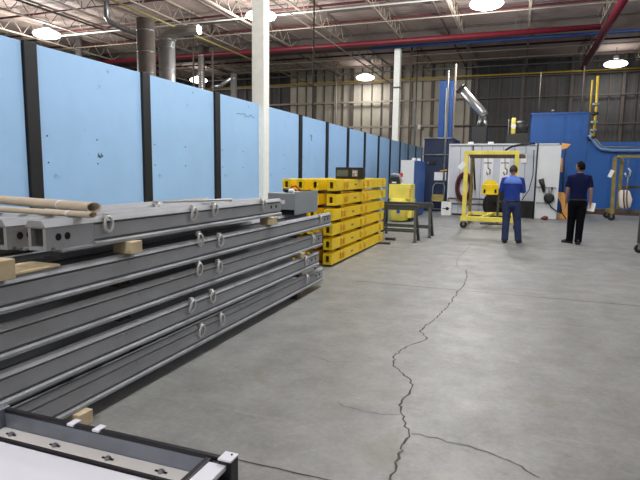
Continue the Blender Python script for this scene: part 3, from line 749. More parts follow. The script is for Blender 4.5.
# hanging hooks in the booth
for px_, l in ((488, 'black hook hanging from a bar in front of the booth, left one'), (505, 'black hook hanging from a bar in front of the booth, right one')):
    q = lambda x, y: on_y(x, y, 19.6)
    t = thing('hanging_hook', l, 'hook', q(px_, 165), 'hooks hanging at the booth')
    ob('cross_bar', B().bar(q(px_-4, 163), q(px_+4, 163), .035), M['girder'], t)
    ob('shank', B().tube([q(px_, 150), q(px_, 168)], .015, 6), M['pipeg'], t)
    ob('hook_bend', B().tube([q(px_, 168), q(px_+2.2, 170), q(px_+1.8, 174), q(px_-.5, 175), q(px_-1.5, 172)], .022, 8), M['girder'], t)
    ob('light_panel', B().box(q(px_-5, 150).x, q(px_+5, 150).x, 20.42, 20.434, .9, 2.2), M['paper'], t)
tag(ob('wall_notice', B().box(*sorted((on_y(521, 155, 20.4).x, on_y(527, 155, 20.4).x)), 20.40, 20.434, 1.95, 2.25), M['paper'], base=on_y(524, 158, 20.4)), 'small white notice on the booth right of the gantry', 'notice')

# equipment on top of the booth
zt2 = BZ+.08
t = thing('exhaust_fan_box', 'black exhaust box on the booth roof under the silver elbow duct', 'fan box', (-1.75, 21.6, zt2))
p0, p1 = on_y(471, 142, 21.5), on_y(487, 126, 21.5)
ob('fan_case', B().box(p0.x, p1.x, 21.5, 22.3, zt2, p1.z, .01), M['bplast'], t)
ob('case_trim', B().box(p0.x-.02, p1.x+.02, 21.48, 22.32, p1.z-.001, p1.z+.03), M['rubber'], t)
q = lambda x, y: on_y(x, y, 21.8)
t = thing('elbow_duct', 'silver duct slanting down to a forked hood on the black box', 'duct', q(478, 125))
ob('slanted_pipe', B().tube([q(461, 89), q(482, 112), q(484.5, 116)], .17, 20), M['silver'], t)
ob('pipe_end', B().tube([q(460, 88), q(461.5, 89.5)], .20, 20), M['bplast'], t)
ob('joint_collar', B().tube([q(479, 117.5), q(486, 117.5)], .05, 10), M['silver'], t)
ob('strut', B().tube([q(481, 118), q(478, 127)], [.07, .09], 10), M['silver'], t)
ob('strut', B().tube([q(484, 118), q(485.5, 127)], [.07, .09], 10), M['silver'], t)
t = thing('blower_motor', 'black blower with yellow ring on the booth roof', 'blower', (on_y(520, 130, 21.6).x, 21.6, zt2))
c0 = on_y(520, 128, 21.6)
ob('motor_body', B().lathe([(.12, -.28), (.26, -.24), (.28, .15), (.2, .3)], c0, 24, 'X'), M['bplast'], t)
c2 = on_y(513.5, 127, 21.6)
ob('yellow_ring', B().lathe([(.30, -.08), (.34, -.06), (.34, .06), (.30, .08)], c2, 24, 'X'), M['yel2'], t)
ob('badge', B().cyl((c2.x, c2.y-.36, c2.z), (c2.x, c2.y-.33, c2.z), .09, 16), M['paper'], t)
ob('flange', B().lathe([(.05, -.015), (.33, -.01), (.33, .01), (.05, .015)], on_y(508.5, 128, 21.6), 24, 'X'), M['silver'], t)
ob('pedestal', B().box(c0.x-.45, c0.x+.3, 21.4, 21.8, zt2, c0.z-.2), M['bplast'], t)
for px_, l in ((471, 'small white fitting on the booth roof at the left'), (491, 'small white fitting on the booth roof right of the black box')):
    pp_ = on_y(px_, 140, 20.9)
    tag(ob('roof_fitting', B().box(pp_.x-.10, pp_.x+.10, 20.8, 21.0, zt2+.001, zt2+.09, .01), M['paper'], base=(pp_.x, 20.9, zt2)), l, 'fitting', 'fittings on the booth roof')
run('booth_cable', [on_y(473, 146, 20.2)+Vector((0, 0, 0)), on_y(475, 190, 20.2)], .03, M['rubber'], 'black cable hanging down the white booth behind the gantry', 'cable')

# ------------------------------------------------------------------ blue oven wall
t = thing('blue_oven', 'large royal blue metal oven wall, taller at its left', 'oven', (3.0, 24.0, 0))
u0 = on_y(532, 115, 24).x; u1 = on_y(589.5, 113, 24).x; zh = on_y(560, 114, 24).z; zl = on_y(615, 142, 24).z
ob('tall_section', B().box(u0, u1, 24.0, 28, 0, zh, .01), M['blue'], t)
ob('low_section', B().box(u1, 8.2, 24.02, 28, 0, zl, .01), M['blue'], t)
b = B()
for x in [u1+.9*k for k in range(1, 6)]: b.box(x-.01, x+.01, 24.0, 24.02, .1, zl-.05)
for x in [u0+.62*k for k in range(1, 4)]: b.box(x-.01, x+.01, 23.985, 24.0, .1, zh-.05)
ob('seam', b, M['ductb'], t)
ob('roof_lip', B().box(u0-.03, u1+.03, 23.97, 28, zh, zh+.06), M['ductb'], t)
ob('base_rail', B().box(u1-.4, 8.2, 23.6, 23.9, 0, .22, .01), M['dwood'], t)
q = lambda x, y: on_y(x, y, 23.85)
run('oven_exhaust_pipe', [q(589, 135), q(592, 139), q(597, 146), q(601, 149), q(612, 150.5), q(642, 150.5), q(670, 151)], .07, M['bgpipe'], 'blue grey pipe bending down and running along the blue oven', 'pipe', n=14)
run('oven_pipe_highlight_tube', [q(590, 132), q(594, 137), q(600, 145), q(604, 147), q(642, 147.5)], .03, M['pipeg'], 'thin grey tube added as the highlight along the blue grey pipe', 'conduit')  # grey tube stands in for the sheen along the pipe
# yellow valve train
t = thing('gas_valve_train', 'yellow gas valve train rising at the step of the blue oven', 'valve train', q(594, 140))
ob('riser_pipe', B().tube([q(593, 141), q(596, 110), q(598, 76)], .05, 10), M['ypipe'], t)
ob('side_pipe', B().tube([q(590, 112), q(592.5, 80)], .035, 8), M['ypipe'], t)
for py_ in (104, 113, 122, 130, 137):
    xx = 596.5-(py_-104)*.1
    ob('valve_body', B().tube([q(xx-4, py_), q(xx-1, py_+1), q(xx+3, py_)], [.05, .09, .05], 8), M['rubber'] if py_ % 2 else M['pipeg'], t)
ob('bottom_elbow', B().tube([q(593, 141), q(589, 139), q(588, 136)], .05, 8), M['rubber'], t)
run('drop_rod', [(on_y(541, 78, 25).x, 25, zh+.065), (on_y(541, 78, 25).x, 25, on_y(541, 72, 25).z)], .03, M['girder'], 'thin grey rod rising from the tall blue oven, left one', 'rod', 'rods above the oven')
run('drop_rod', [(on_y(584, 78, 25).x, 25, zh+.065), (on_y(584, 78, 25).x, 25, on_y(584, 66, 25).z)], .03, M['girder'], 'thin grey rod rising from the tall blue oven, right one', 'rod', 'rods above the oven')
tag(ob('vent_cap', B().lathe([(.05, 0), (.05, .08), (.08, .1), (.04, .18)], (on_y(553, 112, 24.5).x, 24.5, zh+.061), 12), M['pipeg'], base=(on_y(553, 112, 24.5).x, 24.5, zh+.06)), 'small grey vent cap on the tall blue oven roof', 'vent')
# orange-lit gap between booth and oven, its glow built as solid orange shapes
t = thing('orange_glow_shape', 'orange glow shaped as solid strips in the gap between white booth and blue oven', 'orange glow', (1.42, 20.6, 0))
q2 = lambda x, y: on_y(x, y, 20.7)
def pxprism(pix, y0_, y1_, m, nm, par):
    pr = [(on_y(a_[0], a_[1], y0_).x, max(0.0, on_y(a_[0], a_[1], y0_).z)) for a_ in pix]
    return ob(nm, B().prism(pr, 'Y', y0_, y1_), m, par)
pxprism([(557.5,192),(564,192.5),(567.5,200),(567.5,212),(570,219),(557,219),(557,215),(562.5,213),(561,203),(557.5,197)], 20.7, 20.74, M['orange'], 'glow_strip', t)
pxprism([(562,143),(571,144),(567,148),(562,149.5)], 20.7, 20.74, M['orange'], 'glow_flap', t)
pxprism([(560.5,158),(562.5,158),(562.5,172),(560.5,172)], 20.7, 20.74, M['orange'], 'glow_edge', t)
ob('glow_support_pole', B().cyl((q2(561, 180).x+.08, 20.78, 0), (q2(561, 180).x+.08, 20.78, 2.65), .03, 8), M['navy'], t)
ob('glow_support_rod', B().cyl((q2(557, 145).x, 20.78, 2.6), (q2(571, 145).x, 20.78, 2.62), .02, 8), M['navy'], t)

# ------------------------------------------------------------------ gantries
def caster(t, x, y, r=.09, h=.2):
    q = ob('caster', B().lathe([(r*.8, -.022), (r, -.015), (r, .015), (r*.8, .022)], (x, y, r), 18, 'Y'), M['rubber'], t)
    ob('caster_fork', B().box(x-.03, x+.03, y-.035, y-.025, r-.02, h).box(x-.03, x+.03, y+.025, y+.035, r-.02, h).box(x-.04, x+.04, y-.04, y+.04, h-.012, h), M['pipeg'], q)
    ob('hub', B().cyl((x, y-.04, r), (x, y+.04, r), .025, 10), M['pipeg'], q)
gx0, gx1, gy0, gy1 = -1.43, -.10, 15.6, 17.6
gz = on_y(490, 154.5, gy0).z
t = thing('yellow_gantry', 'yellow steel gantry frame on casters behind the man in the blue shirt', 'gantry', (-.75, 16.6, 0))
W_ = .055
ob('post', B().box(gx0-W_, gx0+W_, gy0-W_, gy0+W_, .34, gz, .006), M['yel2'], t)
ob('post', B().box(gx1-W_, gx1+W_, gy0-W_, gy0+W_, .34, gz, .006), M['yel2'], t)
ob('rear_post', B().box(gx0-.04, gx0+.04, gy1-.04, gy1+.04, .34, gz, .006), M['yold'], t)
ob('rear_post', B().box(gx1-.04, gx1+.04, gy1-.04, gy1+.04, .34, gz, .006), M['yold'], t)
ob('top_beam', B().box(gx0-.06, gx1+.06, gy0-.05, gy0+.05, gz, gz+.10, .005), M['yel2'], t)
ob('rear_beam', B().box(gx0-.04, gx1+.2, gy1-.05, gy1+.05, gz, gz+.08, .005), M['girder'], t)
ob('hoist_rail', B().box(gx0+.08, gx1+.22, gy0+.12, gy0+.2, gz-.10, gz-.01, .004), M['girder'], t)
for x in (gx0, gx1): ob('top_side_rail', B().box(x-.035, x+.035, gy0+.05, gy1-.05, gz, gz+.07), M['yold'], t)
ob('base_beam', B().box(gx0-.09, gx1+.2, gy0-.06, gy0+.06, .21, .34, .006), M['yel2'], t)
ob('base_beam', B().box(gx0-.05, gx1+.1, gy1-.05, gy1+.05, .24, .34, .006), M['yel2'], t)
for x in (gx0, gx1): ob('base_side', B().box(x-.04, x+.04, gy0+.06, gy1-.05, .22, .30), M['yel2'], t)
ob('diagonal_brace', B().bar((-.98, gy0+.05, .3), (-.72, gy1-.1, .32), .09, .07), M['yel2'], t)
for x in (gx0, gx1+.1):
    for y in (gy0, gy1): caster(t, x, y, .10, .212 if y == gy0 else .242)
p = on_y(462, 166, gy0-.07)
ob('paper_tag', B().bar((p.x-.07, p.y, p.z-.07), (p.x+.07, p.y, p.z+.09), .14, .004, up=(0, 1, 0)), M['paper'], t)
# yellow hoist body and black drum
t = thing('hoist_unit', 'yellow hoist head with two dark slots beside the man in the blue shirt', 'hoist', (-.75, 17.0, 1.0))
a_, c_ = on_y(482, 184, 17), on_y(498, 195, 17)
ob('hoist_head', B().box(a_.x, c_.x, 17, 17.3, c_.z, a_.z, .02).prism([(a_.x+.05, a_.z), (c_.x-.05, a_.z), (c_.x-.12, a_.z+.12), (a_.x+.1, a_.z+.10)], 'Y', 17.02, 17.25), M['yel'], t)
for px_ in (484.5, 495.5):
    s_ = on_y(px_, 191, 16.99); ob('slot', B().box(s_.x-.03, s_.x+.03, 16.985, 17.0, s_.z-.06, s_.z+.05), M['dark'], t)
ob('support_arm', B().bar(((a_.x+c_.x)/2+.25, 17.15, c_.z+.06), ((a_.x+c_.x)/2+.25, 17.15, 0), .06), M['sawg'], t)
ob('foot', B().box(a_.x, c_.x+.2, 17.0, 17.3, 0, .04), M['sawg'], t)
c0 = on_y(499, 209, 18.4)
t = thing('cable_drum', 'large black drum behind the yellow gantry', 'drum', (c0.x, 18.4, 0))
ob('drum_rim', B().lathe([(.40, 0), (.52, .02), (.52, .10), (.34, .12), (.34, .5), (.52, .52), (.52, .6), (.4, .62)], (c0.x, 18.3, .54), 36, 'Y'), M['rubber'], t)
ob('drum_hub', B().lathe([(.1, 0), (.16, .03), (.16, .08), (.1, .1)], (c0.x+.05, 18.2, .54), 20, 'Y'), M['bplast'], t)
ob('drum_cradle', B().box(c0.x-.45, c0.x+.45, 18.32, 18.92, 0, .06), M['girder'], t)
# right gantry
x0g, x1g, yg = on_y(608, 212, 21.0).x, 4.6, 21.0
gz2 = on_y(614, 158, yg).z
t = thing('worn_gantry', 'worn olive yellow lifting frame with casters before the blue oven at right', 'gantry', (3.4, yg, 0))
a_ = on_y(612, 209, 20.7)
ob('front_post', B().bar((a_.x+.0, 20.7, .36), (on_y(615, 158, 20.7).x-.0, 20.7, gz2), .11, .09, up=(0, 1, 0)), M['yold'], t)
ob('rear_post', B().box(a_.x+.28, a_.x+.38, 21.6, 21.7, .3, gz2), M['yold'], t)
ob('top_beam', B().box(a_.x+.05, x1g, 20.65, 20.77, gz2, gz2+.09), M['yold'], t)
ob('top_tie', B().box(a_.x+.1, a_.x+.2, 20.77, 21.75, gz2, gz2+.08), M['yold'], t)
ob('cross_bar', B().box(a_.x+.30, x1g, 21.62, 21.70, on_y(625, 187, 21.6).z-.05, on_y(625, 187, 21.6).z+.04), M['dwood'], t)
ob('base_rail', B().box(a_.x-.06, a_.x+.06, 20.65, 21.8, .24, .36), M['yold'], t)
ob('base_cross', B().box(a_.x+.06, x1g, 21.6, 21.72, .24, .34), M['girder'], t)
ob('far_post', B().box(x1g-.1, x1g, 20.65, 20.77, .34, gz2), M['yold'], t)
ob('far_post', B().box(x1g-.1, x1g, 21.6, 21.7, .34, gz2+.0), M['yold'], t)
ob('far_base', B().box(x1g-.1, x1g, 20.65, 21.8, .24, .34), M['yold'], t)
for x, y in ((a_.x+.0, 21.75), (a_.x+.0, 20.75), (x1g-.05, 21.7), (x1g-.05, 20.75)): caster(t, x, y, .12, .242)
p = on_y(611, 173, 20.6)
ob('paper_tag', B().bar((p.x-.04, 20.62, p.z-.14), (p.x+.05, 20.62, p.z+.10), .12, .004, up=(0, 1, 0)), M['paper'], t)
q = lambda x, y: on_y(x, y, 20.72)
t = thing('chain_hook', 'chain with steel hooks hanging from the worn gantry beam', 'hook', q(628, 165), None)
ob('chain', B().tube([(q(628, 160).x, 20.72, gz2), q(628, 168)], .018, 6).tube([q(628, 176), q(626.5, 190)], .03, 6), M['pipeg'], t)
ob('hook_bend', B().tube([q(628, 168), q(630.5, 171), q(629.5, 176), q(626, 176.5), q(625, 173)], .03, 8), M['ring'], t)
t = thing('lifting_bag', 'white cloth bag with dark straps slung in the worn gantry', 'bag', q(624, 200), None)
b = B(); a_ = q(618.5, 190); c_ = q(630.5, 208.5)
hx = (c_.x-a_.x)/2; mx_ = (a_.x+c_.x)/2
b.tube([(mx_-.02, 20.68, a_.z), (mx_-.02, 20.68, a_.z-.06), (mx_+.02, 20.68, (a_.z+c_.z)/2), (mx_, 20.68, c_.z+.06), (mx_, 20.68, c_.z)], [hx*.62, hx*.85, hx*1.0, hx*.86, hx*.5], 18)
for v in b.bm.verts: v.co.y = 20.68+(v.co.y-20.68)*.7; v.co.x += .02*math.sin(v.co.z*17)
o = ob('bag_cloth', b, M['bag'], t)
for px_ in (623, 626):
    ob('strap', B().tube([q(px_, 190)+Vector((0, -.18, 0)), q(px_-.5, 200)+Vector((0, -.22, 0)), q(px_+.5, 208)+Vector((0, -.18, 0))], .018, 6), M['rope'], t)
ob('sling_loop', B().tube([q(622, 191), q(626.5, 188), q(629, 191)], .02, 6), M['rope'], t)

# dark frame at the right edge
t = thing('dark_cart_frame', 'dark steel cart frame on casters cut off by the right edge', 'cart', (2.6, 12.3, 0))
pc = on_z(638.7, 253, 0); fx, fy = pc.x, pc.y
ft = on_y(638, 186, fy).z
for x, y in ((fx, fy), (3.3, fy), (fx+.30, fy+1.1), (3.3, fy+1.1)):
    ob('post', B().box(x-.045, x+.045, y-.04, y+.04, .2, ft if y == fy else ft, .004), M['sawg'], t)
    caster(t, x, y, .09, .2)
for y in (fy, fy+1.1): ob('base_bar', B().box(fx+(.045 if y == fy else .345), 3.3, y-.03, y+.03, .2, .27), M['sawg'], t)
ob('top_frame', B().box(fx-.045, 3.345, fy-.04, fy+.04, ft, ft+.06).box(fx+.26, 3.345, fy+1.06, fy+1.14, ft, ft+.06).box(3.26, 3.345, fy+.04, fy+1.06, ft, ft+.06), M['sawg'], t)

# ------------------------------------------------------------------ foreground bin
t = thing('parts_bin', 'open steel bin holding a white panel in the near left corner', 'bin', (-1.05, .75, 0))
bx0, bx1, by1, by0, zr = -1.47, -.665, 1.155, -.35, .80
ob('rear_wall', B().box(bx0, bx1, by1-.012, by1, .12, zr-.012), M['galv'], t)
ob('rear_rim', B().box(bx0-.015, bx1-.032, by1-.012, by1+.004, zr-.012, zr, .002), M['binblk'], t)
ob('left_wall', B().box(bx0-.012, bx0, by0, by1, .12, zr-.02), M['galv'], t)
ob('left_rim', B().tube([(bx0-.012, by1-.03, zr-.008), (bx0-.012, by0, zr-.008)], .018, 10), M['galv'], t)
ob('right_wall', B().box(bx1-.004, bx1+.006, by0, by1-.05, .12, zr-.04), M['binblk'], t)
ob('right_angle', B().box(bx1-.052, bx1-.0, by0, by1-.03, zr-.018, zr-.004, .002), M['wbox'], t)
ob('right_lip', B().box(bx1-.070, bx1-.053, by0, by1-.016, zr-.03, zr-.002, .002), M['binblk'], t)
ob('front_wall', B().box(bx0, bx1, by0-.012, by0, .12, zr-.02), M['galv'], t)
ob('bin_floor', B().box(bx0, bx1, by0, by1-.012, .12, .14), M['galv'], t)
for x in (bx0, bx1+.005):
    for y in (by0, by1-.01):
        xl_, xr_ = (x-.030, x+.008) if x > -1 else (x-.035, x+.004)
        lg = ob('corner_post', B().box(xl_, xr_, y-.02, y+.02, 0, zr+.004, .003), M['binblk'] if x > -1 else M['galv'], t)
        if x > -1 and y > 0:
            cp = ob('post_cap', B().box(xl_-.001, xr_+.001, y-.021, y+.021, zr+.004, zr+.010, .002), M['wbox'], lg)
            ob('post_bolt', B().cyl((x-.005, y+.008, zr+.009), (x-.005, y+.008, zr+.012), .003, 8), M['ink'], cp)
for x in (on_z(70, 425, .8).x, on_z(95, 431, .8).x): ob('rim_clip', B().box(x-.012, x+.012, by1-.018, by1+.016, zr-.004, zr+.003, .001), M['wbox'], t)
zl_ = .742
ob('ledge', B().box(bx0+.002, bx1-.07, by1-.062, by1-.013, zl_-.012, zl_, .002), M['paper'], t)
ob('ledge_edge', B().box(bx0+.002, bx1-.07, by1-.072, by1-.064, zl_-.03, zl_+.001), M['binblk'], t)
t2 = thing('white_sheet_panel', 'white flat panel lying inside the steel bin', 'panel', (-1.1, .4, zl_-.04))
ob('panel_face', B().box(bx0+.006, bx1-.072, by0+.01, by1-.074, zl_-.030, zl_-.006, .003), M['wbox'], t2)
ob('panel_core', B().box(bx0+.02, bx1-.09, by0+.03, by1-.09, .142, zl_-.031), M['gbox'], t2)
for px_, py_ in ((15, 432), (58, 443), (112, 455), (165, 468)):
    p = on_z(px_, py_, zl_+.004)
    e = ob('latch_clip', B().lathe([(.009, 0), (.009, .005), (.005, .009)], (p.x, by1-.045, zl_), 12), M['galv'], t)
    ob('clip_tongue', B().box(p.x-.02, p.x+.018, by1-.048, by1-.042, zl_+.0005, zl_+.004, .001), M['binblk'], e)
for i_, (px_, py_) in enumerate(((262, 394),)):
    pass

# ------------------------------------------------------------------ ducts and clutter behind the partition
def bigduct(px0, px1, y, ztop_px, label, mt, zb=.0):
    p0, p1 = on_y(px0, 90, y), on_y(px1, 90, y); r = (p1.x-p0.x)/2; cx = (p0.x+p1.x)/2; zt_ = on_y(px0, ztop_px, y).z
    t = thing('spiral_duct', label, 'duct', (cx, y, 0), 'spiral ducts behind the blue panels')
    ob('duct_pipe', B().cyl((cx, y, zb), (cx, y, zt_), r, 28), mt, t)
    z = 3.0
    while z < zt_: ob('duct_band', B().lathe([(r*1.0, -.02), (r*1.03, 0), (r*1.0, .02)], (cx, y, z), 28), M['silver'], t); z += .9
    return t, cx, zt_, r
t, cx, zt_, r = bigduct(140, 154.5, 20, 20, 'dull brown grey vertical spiral duct behind the second blue panel', M['dduct'])
t, cx, zt_, r = bigduct(161, 174.5, 19.6, 42, 'shiny silver vertical spiral duct right of the dull one', M['silver'])
ob('duct_elbow', B().tube([(cx, 19.6, zt_-.15), (cx+.02, 19.6, zt_+.05), (cx+.3, 19.6, zt_+.3), (cx+.9, 19.6, zt_+.36), (cx+1.6, 19.6, zt_+.36)], [r, r*.98, r*.8, r*.6, r*.6], 24), M['spiral'], t)
bigduct(199, 204, 25, 55, 'slim grey vertical duct behind the third blue panel', M['spiral'])
t, cx, zt_, r = bigduct(231, 236.5, 27, 74, 'slim silver vertical duct left of the nearest white column', M['silver'])
ob('side_arm', B().tube([(cx, 27, zt_-.15), on_y(220, 86, 27), on_y(212, 87, 27)], .11, 14), M['silver'], t)
run('hanging_duct', [on_y(106, -20, 20.5), on_y(106.5, 17, 20.5), on_y(110, 22, 20.8), on_y(122, 28, 22), on_y(160, 42, 26)], .13, M['silver'], 'grey pipe dropping from the roof and bending right at the upper left', 'pipe', n=14)
for px_, y_, top, l, m in ((313, 20, None, 'thin black cable hanging from the roof left of centre', 'rope'), (393.5, 31, None, 'dark vertical conduit just left of the distant column', 'girder'), (410, 31, None, 'dark vertical conduit just right of the distant column', 'girder'), (194, 26, None, 'dark vertical rod near the far left lamp', 'girder'), (213, 26, None, 'dark vertical rod between the slim ducts', 'girder'), (416, 36, None, 'grey vertical pipe against the back wall right of the distant column', 'pipeg'), (336, 38, None, 'pale vertical pipe on the tan back wall', 'cream')):
    x_ = on_y(px_, 100, y_).x
    run('vertical_conduit', [(x_, y_, 0), (x_, y_, 9.28)], .05 if y_ > 22 else .03, M[m], l, 'conduit')
t = thing('wall_lamp_box', 'small white box on the back wall near the navy enclosure', 'box', on_y(419, 127, 38))
ob('box_body', B().box(*sorted((on_y(417.5, 127, 38).x, on_y(420.5, 127, 38).x)), 38, 38.2, on_y(419, 129, 38).z, on_y(419, 124.5, 38).z, .02), M['paper'], t)
ob('box_arm', B().box(on_y(419, 127, 38).x-.03, on_y(419, 127, 38).x+.03, 38.2, 39.87, on_y(419, 127, 38).z-.03, on_y(419, 127, 38).z+.03), M['pipeg'], t)
# equipment silhouettes in the far left hall behind the panels
for x_, y_, w_, d_, h_, l in ((-20, 30, 3, 2, 4.6, 'tall grey machine housing far behind the blue panels'), (-14, 33, 4, 2, 4.2, 'wide brown machine housing near the back wall behind the partition'), (-26, 26, 3, 3, 5.2, 'tall dark machine housing at the far left behind the blue panels')):
    t = thing('machine_housing', l, 'machine', (x_, y_, 0))
    ob('housing', B().box(x_-w_/2, x_+w_/2, y_-d_/2, y_+d_/2, 0, h_, .03), M['girder'], t)
    ob('housing_door', B().box(x_-w_/4, x_+w_/4, y_-d_/2-.03, y_-d_/2, .2, h_*.6, .01), M['gbox'], t)
    if x_ != -14: ob('stack_pipe', B().cyl((x_+w_/4, y_, h_), (x_+w_/4, y_, ZT-.03), .2, 16), M['silver'], t)

# ------------------------------------------------------------------ people
def skin(name, verts, edges, m, parent, sub=2, root=0):
    off = wloc(parent)
    me = bpy.data.meshes.new(name); me.from_pydata([Vector(v[0])-off for v in verts], edges, []); me.update()
    o = bpy.data.objects.new(name, me); C.objects.link(o); o.parent = parent
    for x in (m if isinstance(m, (list, tuple)) else [m]): me.materials.append(x)
    md = o.modifiers.new('skin', 'SKIN'); md.use_smooth_shade = True
    for i, v in enumerate(verts):
        r = v[1]; me.skin_vertices[0].data[i].radius = r if isinstance(r, tuple) else (r, r)
        me.skin_vertices[0].data[i].use_root = (i == root)
    s = o.modifiers.new('sub', 'SUBSURF'); s.levels = sub; s.render_levels = sub
    return o
def loft(b, rings, n=20, mi=0, cap=True):
    """rings: (cx, cy, z, rx, ry) superellipse sections stacked"""
    R_ = []
    for cx, cy, z, rx, ry in rings:
        rr = []
        for k in range(n):
            a = 2*PI*k/n; ca, sa = math.cos(a), math.sin(a)
            e = .82
            rr.append(b.bm.verts.new((cx+rx*math.copysign(abs(ca)**e, ca), cy+ry*math.copysign(abs(sa)**e, sa), z)))
        R_.append(rr)
    for i in range(len(R_)-1):
        for k in range(n):
            f = b.bm.faces.new((R_[i][k], R_[i][(k+1) % n], R_[i+1][(k+1) % n], R_[i+1][k])); f.smooth = True; f.material_index = mi
    if cap: b.bm.faces.new(R_[0][::-1]).material_index = mi; b.bm.faces.new(R_[-1]).material_index = mi
    return b
def person(x, y, s, label, shirt, yoke, trouser, hair, armL, armR, headyaw, headpitch, feet, sleeve, stout):
    """faces +Y. arm = (elbow offset, wrist offset) from the shoulder; feet = two (dx, dy, yaw)"""
    t = thing('person', label, 'person', (x, y, 0), None)
    P = lambda a, b_, c: Vector((x+a*s, y+b_*s, c*s))
    sh = [P(-.185*stout, 0, 1.43), P(.185*stout, 0, 1.43)]
    el = [sh[0]+Vector(armL[0])*s, sh[1]+Vector(armR[0])*s]; wr = [el[0]+Vector(armL[1])*s, el[1]+Vector(armR[1])*s]
    hip = [P(-.09, 0, .92), P(.09, 0, .92)]
    an = [Vector((x+f[0]*s, y+f[1]*s, .09*s)) for f in feet]
    kn = [hip[i].lerp(an[i], .5)+Vector((0, .03*s, .0)) for i in (0, 1)]
    hp = P(0, .03 if headpitch else .0, 1.60)
    V = [(P(0, 0, .95), (.12*s, .09*s)), (P(0, 0, 1.15), (.12*s, .09*s)), (P(0, 0, 1.36), (.13*s, .09*s)), (P(0, 0, 1.47), .055*s), (P(0, .01, 1.55), .052*s)]
    E = [(0, 1), (1, 2), (2, 3), (3, 4)]
    for i in (0, 1):
        b0 = len(V)
        V += [(sh[i], .05*s), (el[i], .04*s), (wr[i], .029*s)]; E += [(2, b0), (b0, b0+1), (b0+1, b0+2)]
        d = (wr[i]-el[i]).normalized(); side = Vector((0, 1, 0)) if abs(d.z) > .7 else Vector((1, 0, 0)); side = (side-d*side.dot(d)).normalized()
        palm = wr[i]+d*.07*s; V.append((palm, .03*s)); E.append((b0+2, b0+3)); pi_ = b0+3
        for k, L_ in enumerate((.07, .085, .078, .06)):
            off_ = side*(.028-.019*k)*s
            q0 = palm+d*.02*s+off_; q1 = q0+d*L_*.55*s; q2_ = q1+d*L_*.4*s+Vector((0, .018*s, 0))
            n0 = len(V); V += [(q0, .010*s), (q1, .009*s), (q2_, .007*s)]; E += [(pi_, n0), (n0, n0+1), (n0+1, n0+2)]
        n0 = len(V); q0 = wr[i]+d*.03*s+side*.035*s; V += [(q0, .011*s), (q0+d*.035*s+side*.02*s, .009*s)]; E += [(b0+2, n0), (n0, n0+1)]
        b1 = len(V); V += [(hip[i], .085*s), (kn[i], .055*s), (an[i], .036*s)]; E += [(0, b1), (b1, b1+1), (b1+1, b1+2)]
    body = skin('body', V, E, M['skin'], t, 2)
    # head
    hc = P(0, .035 if headpitch else .015, 1.635-(.015 if headpitch else 0)); rot = Matrix.Rotation(headyaw, 4, 'Z') @ Matrix.Rotation(-headpitch, 4, 'X')
    b = B(); g = bmesh.ops.create_uvsphere(b.bm, u_segments=24, v_segments=18, radius=1)
    for v in g['verts']:
        c = v.co; xx, yy, zz = c.x*.076, c.y*.094, c.z*.115
        if zz < 0: xx *= 1-.28*abs(c.z); yy *= 1-.10*abs(c.z)
        if c.y > .9 and -.35 < c.z < .12 and abs(c.x) < .25: yy += .018
        if c.y > .6 and .05 < c.z < .3 and .2 < abs(c.x) < .5: yy -= .006
        v.co = Vector((xx, yy, zz))*s
    for sx in (-1, 1):
        bmesh.ops.create_uvsphere(b.bm, u_segments=10, v_segments=8, radius=1, matrix=Matrix.Translation(Vector((sx*.077, -.005, -.01))*s) @ Matrix.Diagonal((.010*s, .018*s, .032*s, 1)))
        bmesh.ops.create_uvsphere(b.bm, u_segments=8, v_segments=6, radius=.011*s, matrix=Matrix.Translation(Vector((sx*.03, .083, .015))*s))
    for f in b.bm.faces: f.smooth = True
    bmesh.ops.transform(b.bm, matrix=Matrix.Translation(hc) @ rot, verts=b.bm.verts)
    head = ob('head', b, M['skin'], t)
    b = B(); g = bmesh.ops.create_uvsphere(b.bm, u_segments=26, v_segments=20, radius=1)
    kill = [v for v in g['verts'] if (v.co.y > .30 and v.co.z < .50) or v.co.z < -.52 or (v.co.y > -.25 and v.co.z < -.15)]
    bmesh.ops.delete(b.bm, geom=kill, context='VERTS')
    for v in b.bm.verts:
        c = v.co; k = 1 if c.z > 0 else 1-.18*abs(c.z); h_ = random.uniform(-.0015, .0015)
        v.co = Vector((c.x*(.083+h_)*k, c.y*(.101+h_)-.002, c.z*(.123+h_)+.003))*s
    for f in b.bm.faces: f.smooth = True
    bmesh.ops.transform(b.bm, matrix=Matrix.Translation(hc) @ rot, verts=b.bm.verts)
    o = ob('hair', b, hair, head); md = o.modifiers.new('thick', 'SOLIDIFY'); md.thickness = .012*s; md.offset = -.2
    # shirt: lofted trunk, sleeves of their own tubes merged in one mesh
    k_ = stout
    b = B(); loft(b, [P(0, 0, z).to_tuple()[:2]+(z*s, rx*k_*s, ry*s) for z, rx, ry in ((.93, .168, .118), (.96, .172, .124), (1.08, .160, .118), (1.20, .168, .122), (1.30, .186, .125), (1.38, .195, .118), (1.43, .180, .10), (1.475, .115, .080), (1.50, .065, .062))], 24)
    for i in (0, 1):
        sg = -1 if i == 0 else 1
        e = el[i] if sleeve == 'long' else sh[i].lerp(el[i], .80)
        pts = [P(sg*.10*k_, 0, 1.41), sh[i]+Vector((0, 0, -.012)), sh[i].lerp(el[i], .45)]; rr = [.080*s, .066*s, .062*s]
        if sleeve == 'long': pts += [el[i], el[i].lerp(wr[i], .55), wr[i]]; rr += [.055*s, .047*s, .040*s]
        else: pts += [e]; rr += [.062*s]
        b.tube(pts, rr, 14)
    so = ob('shirt', b, shirt, t)
    md = so.modifiers.new('rem', 'REMESH'); md.mode = 'VOXEL'; md.voxel_size = .013; md.use_smooth_shade = True
    md = so.modifiers.new('sm', 'SMOOTH'); md.iterations = 4
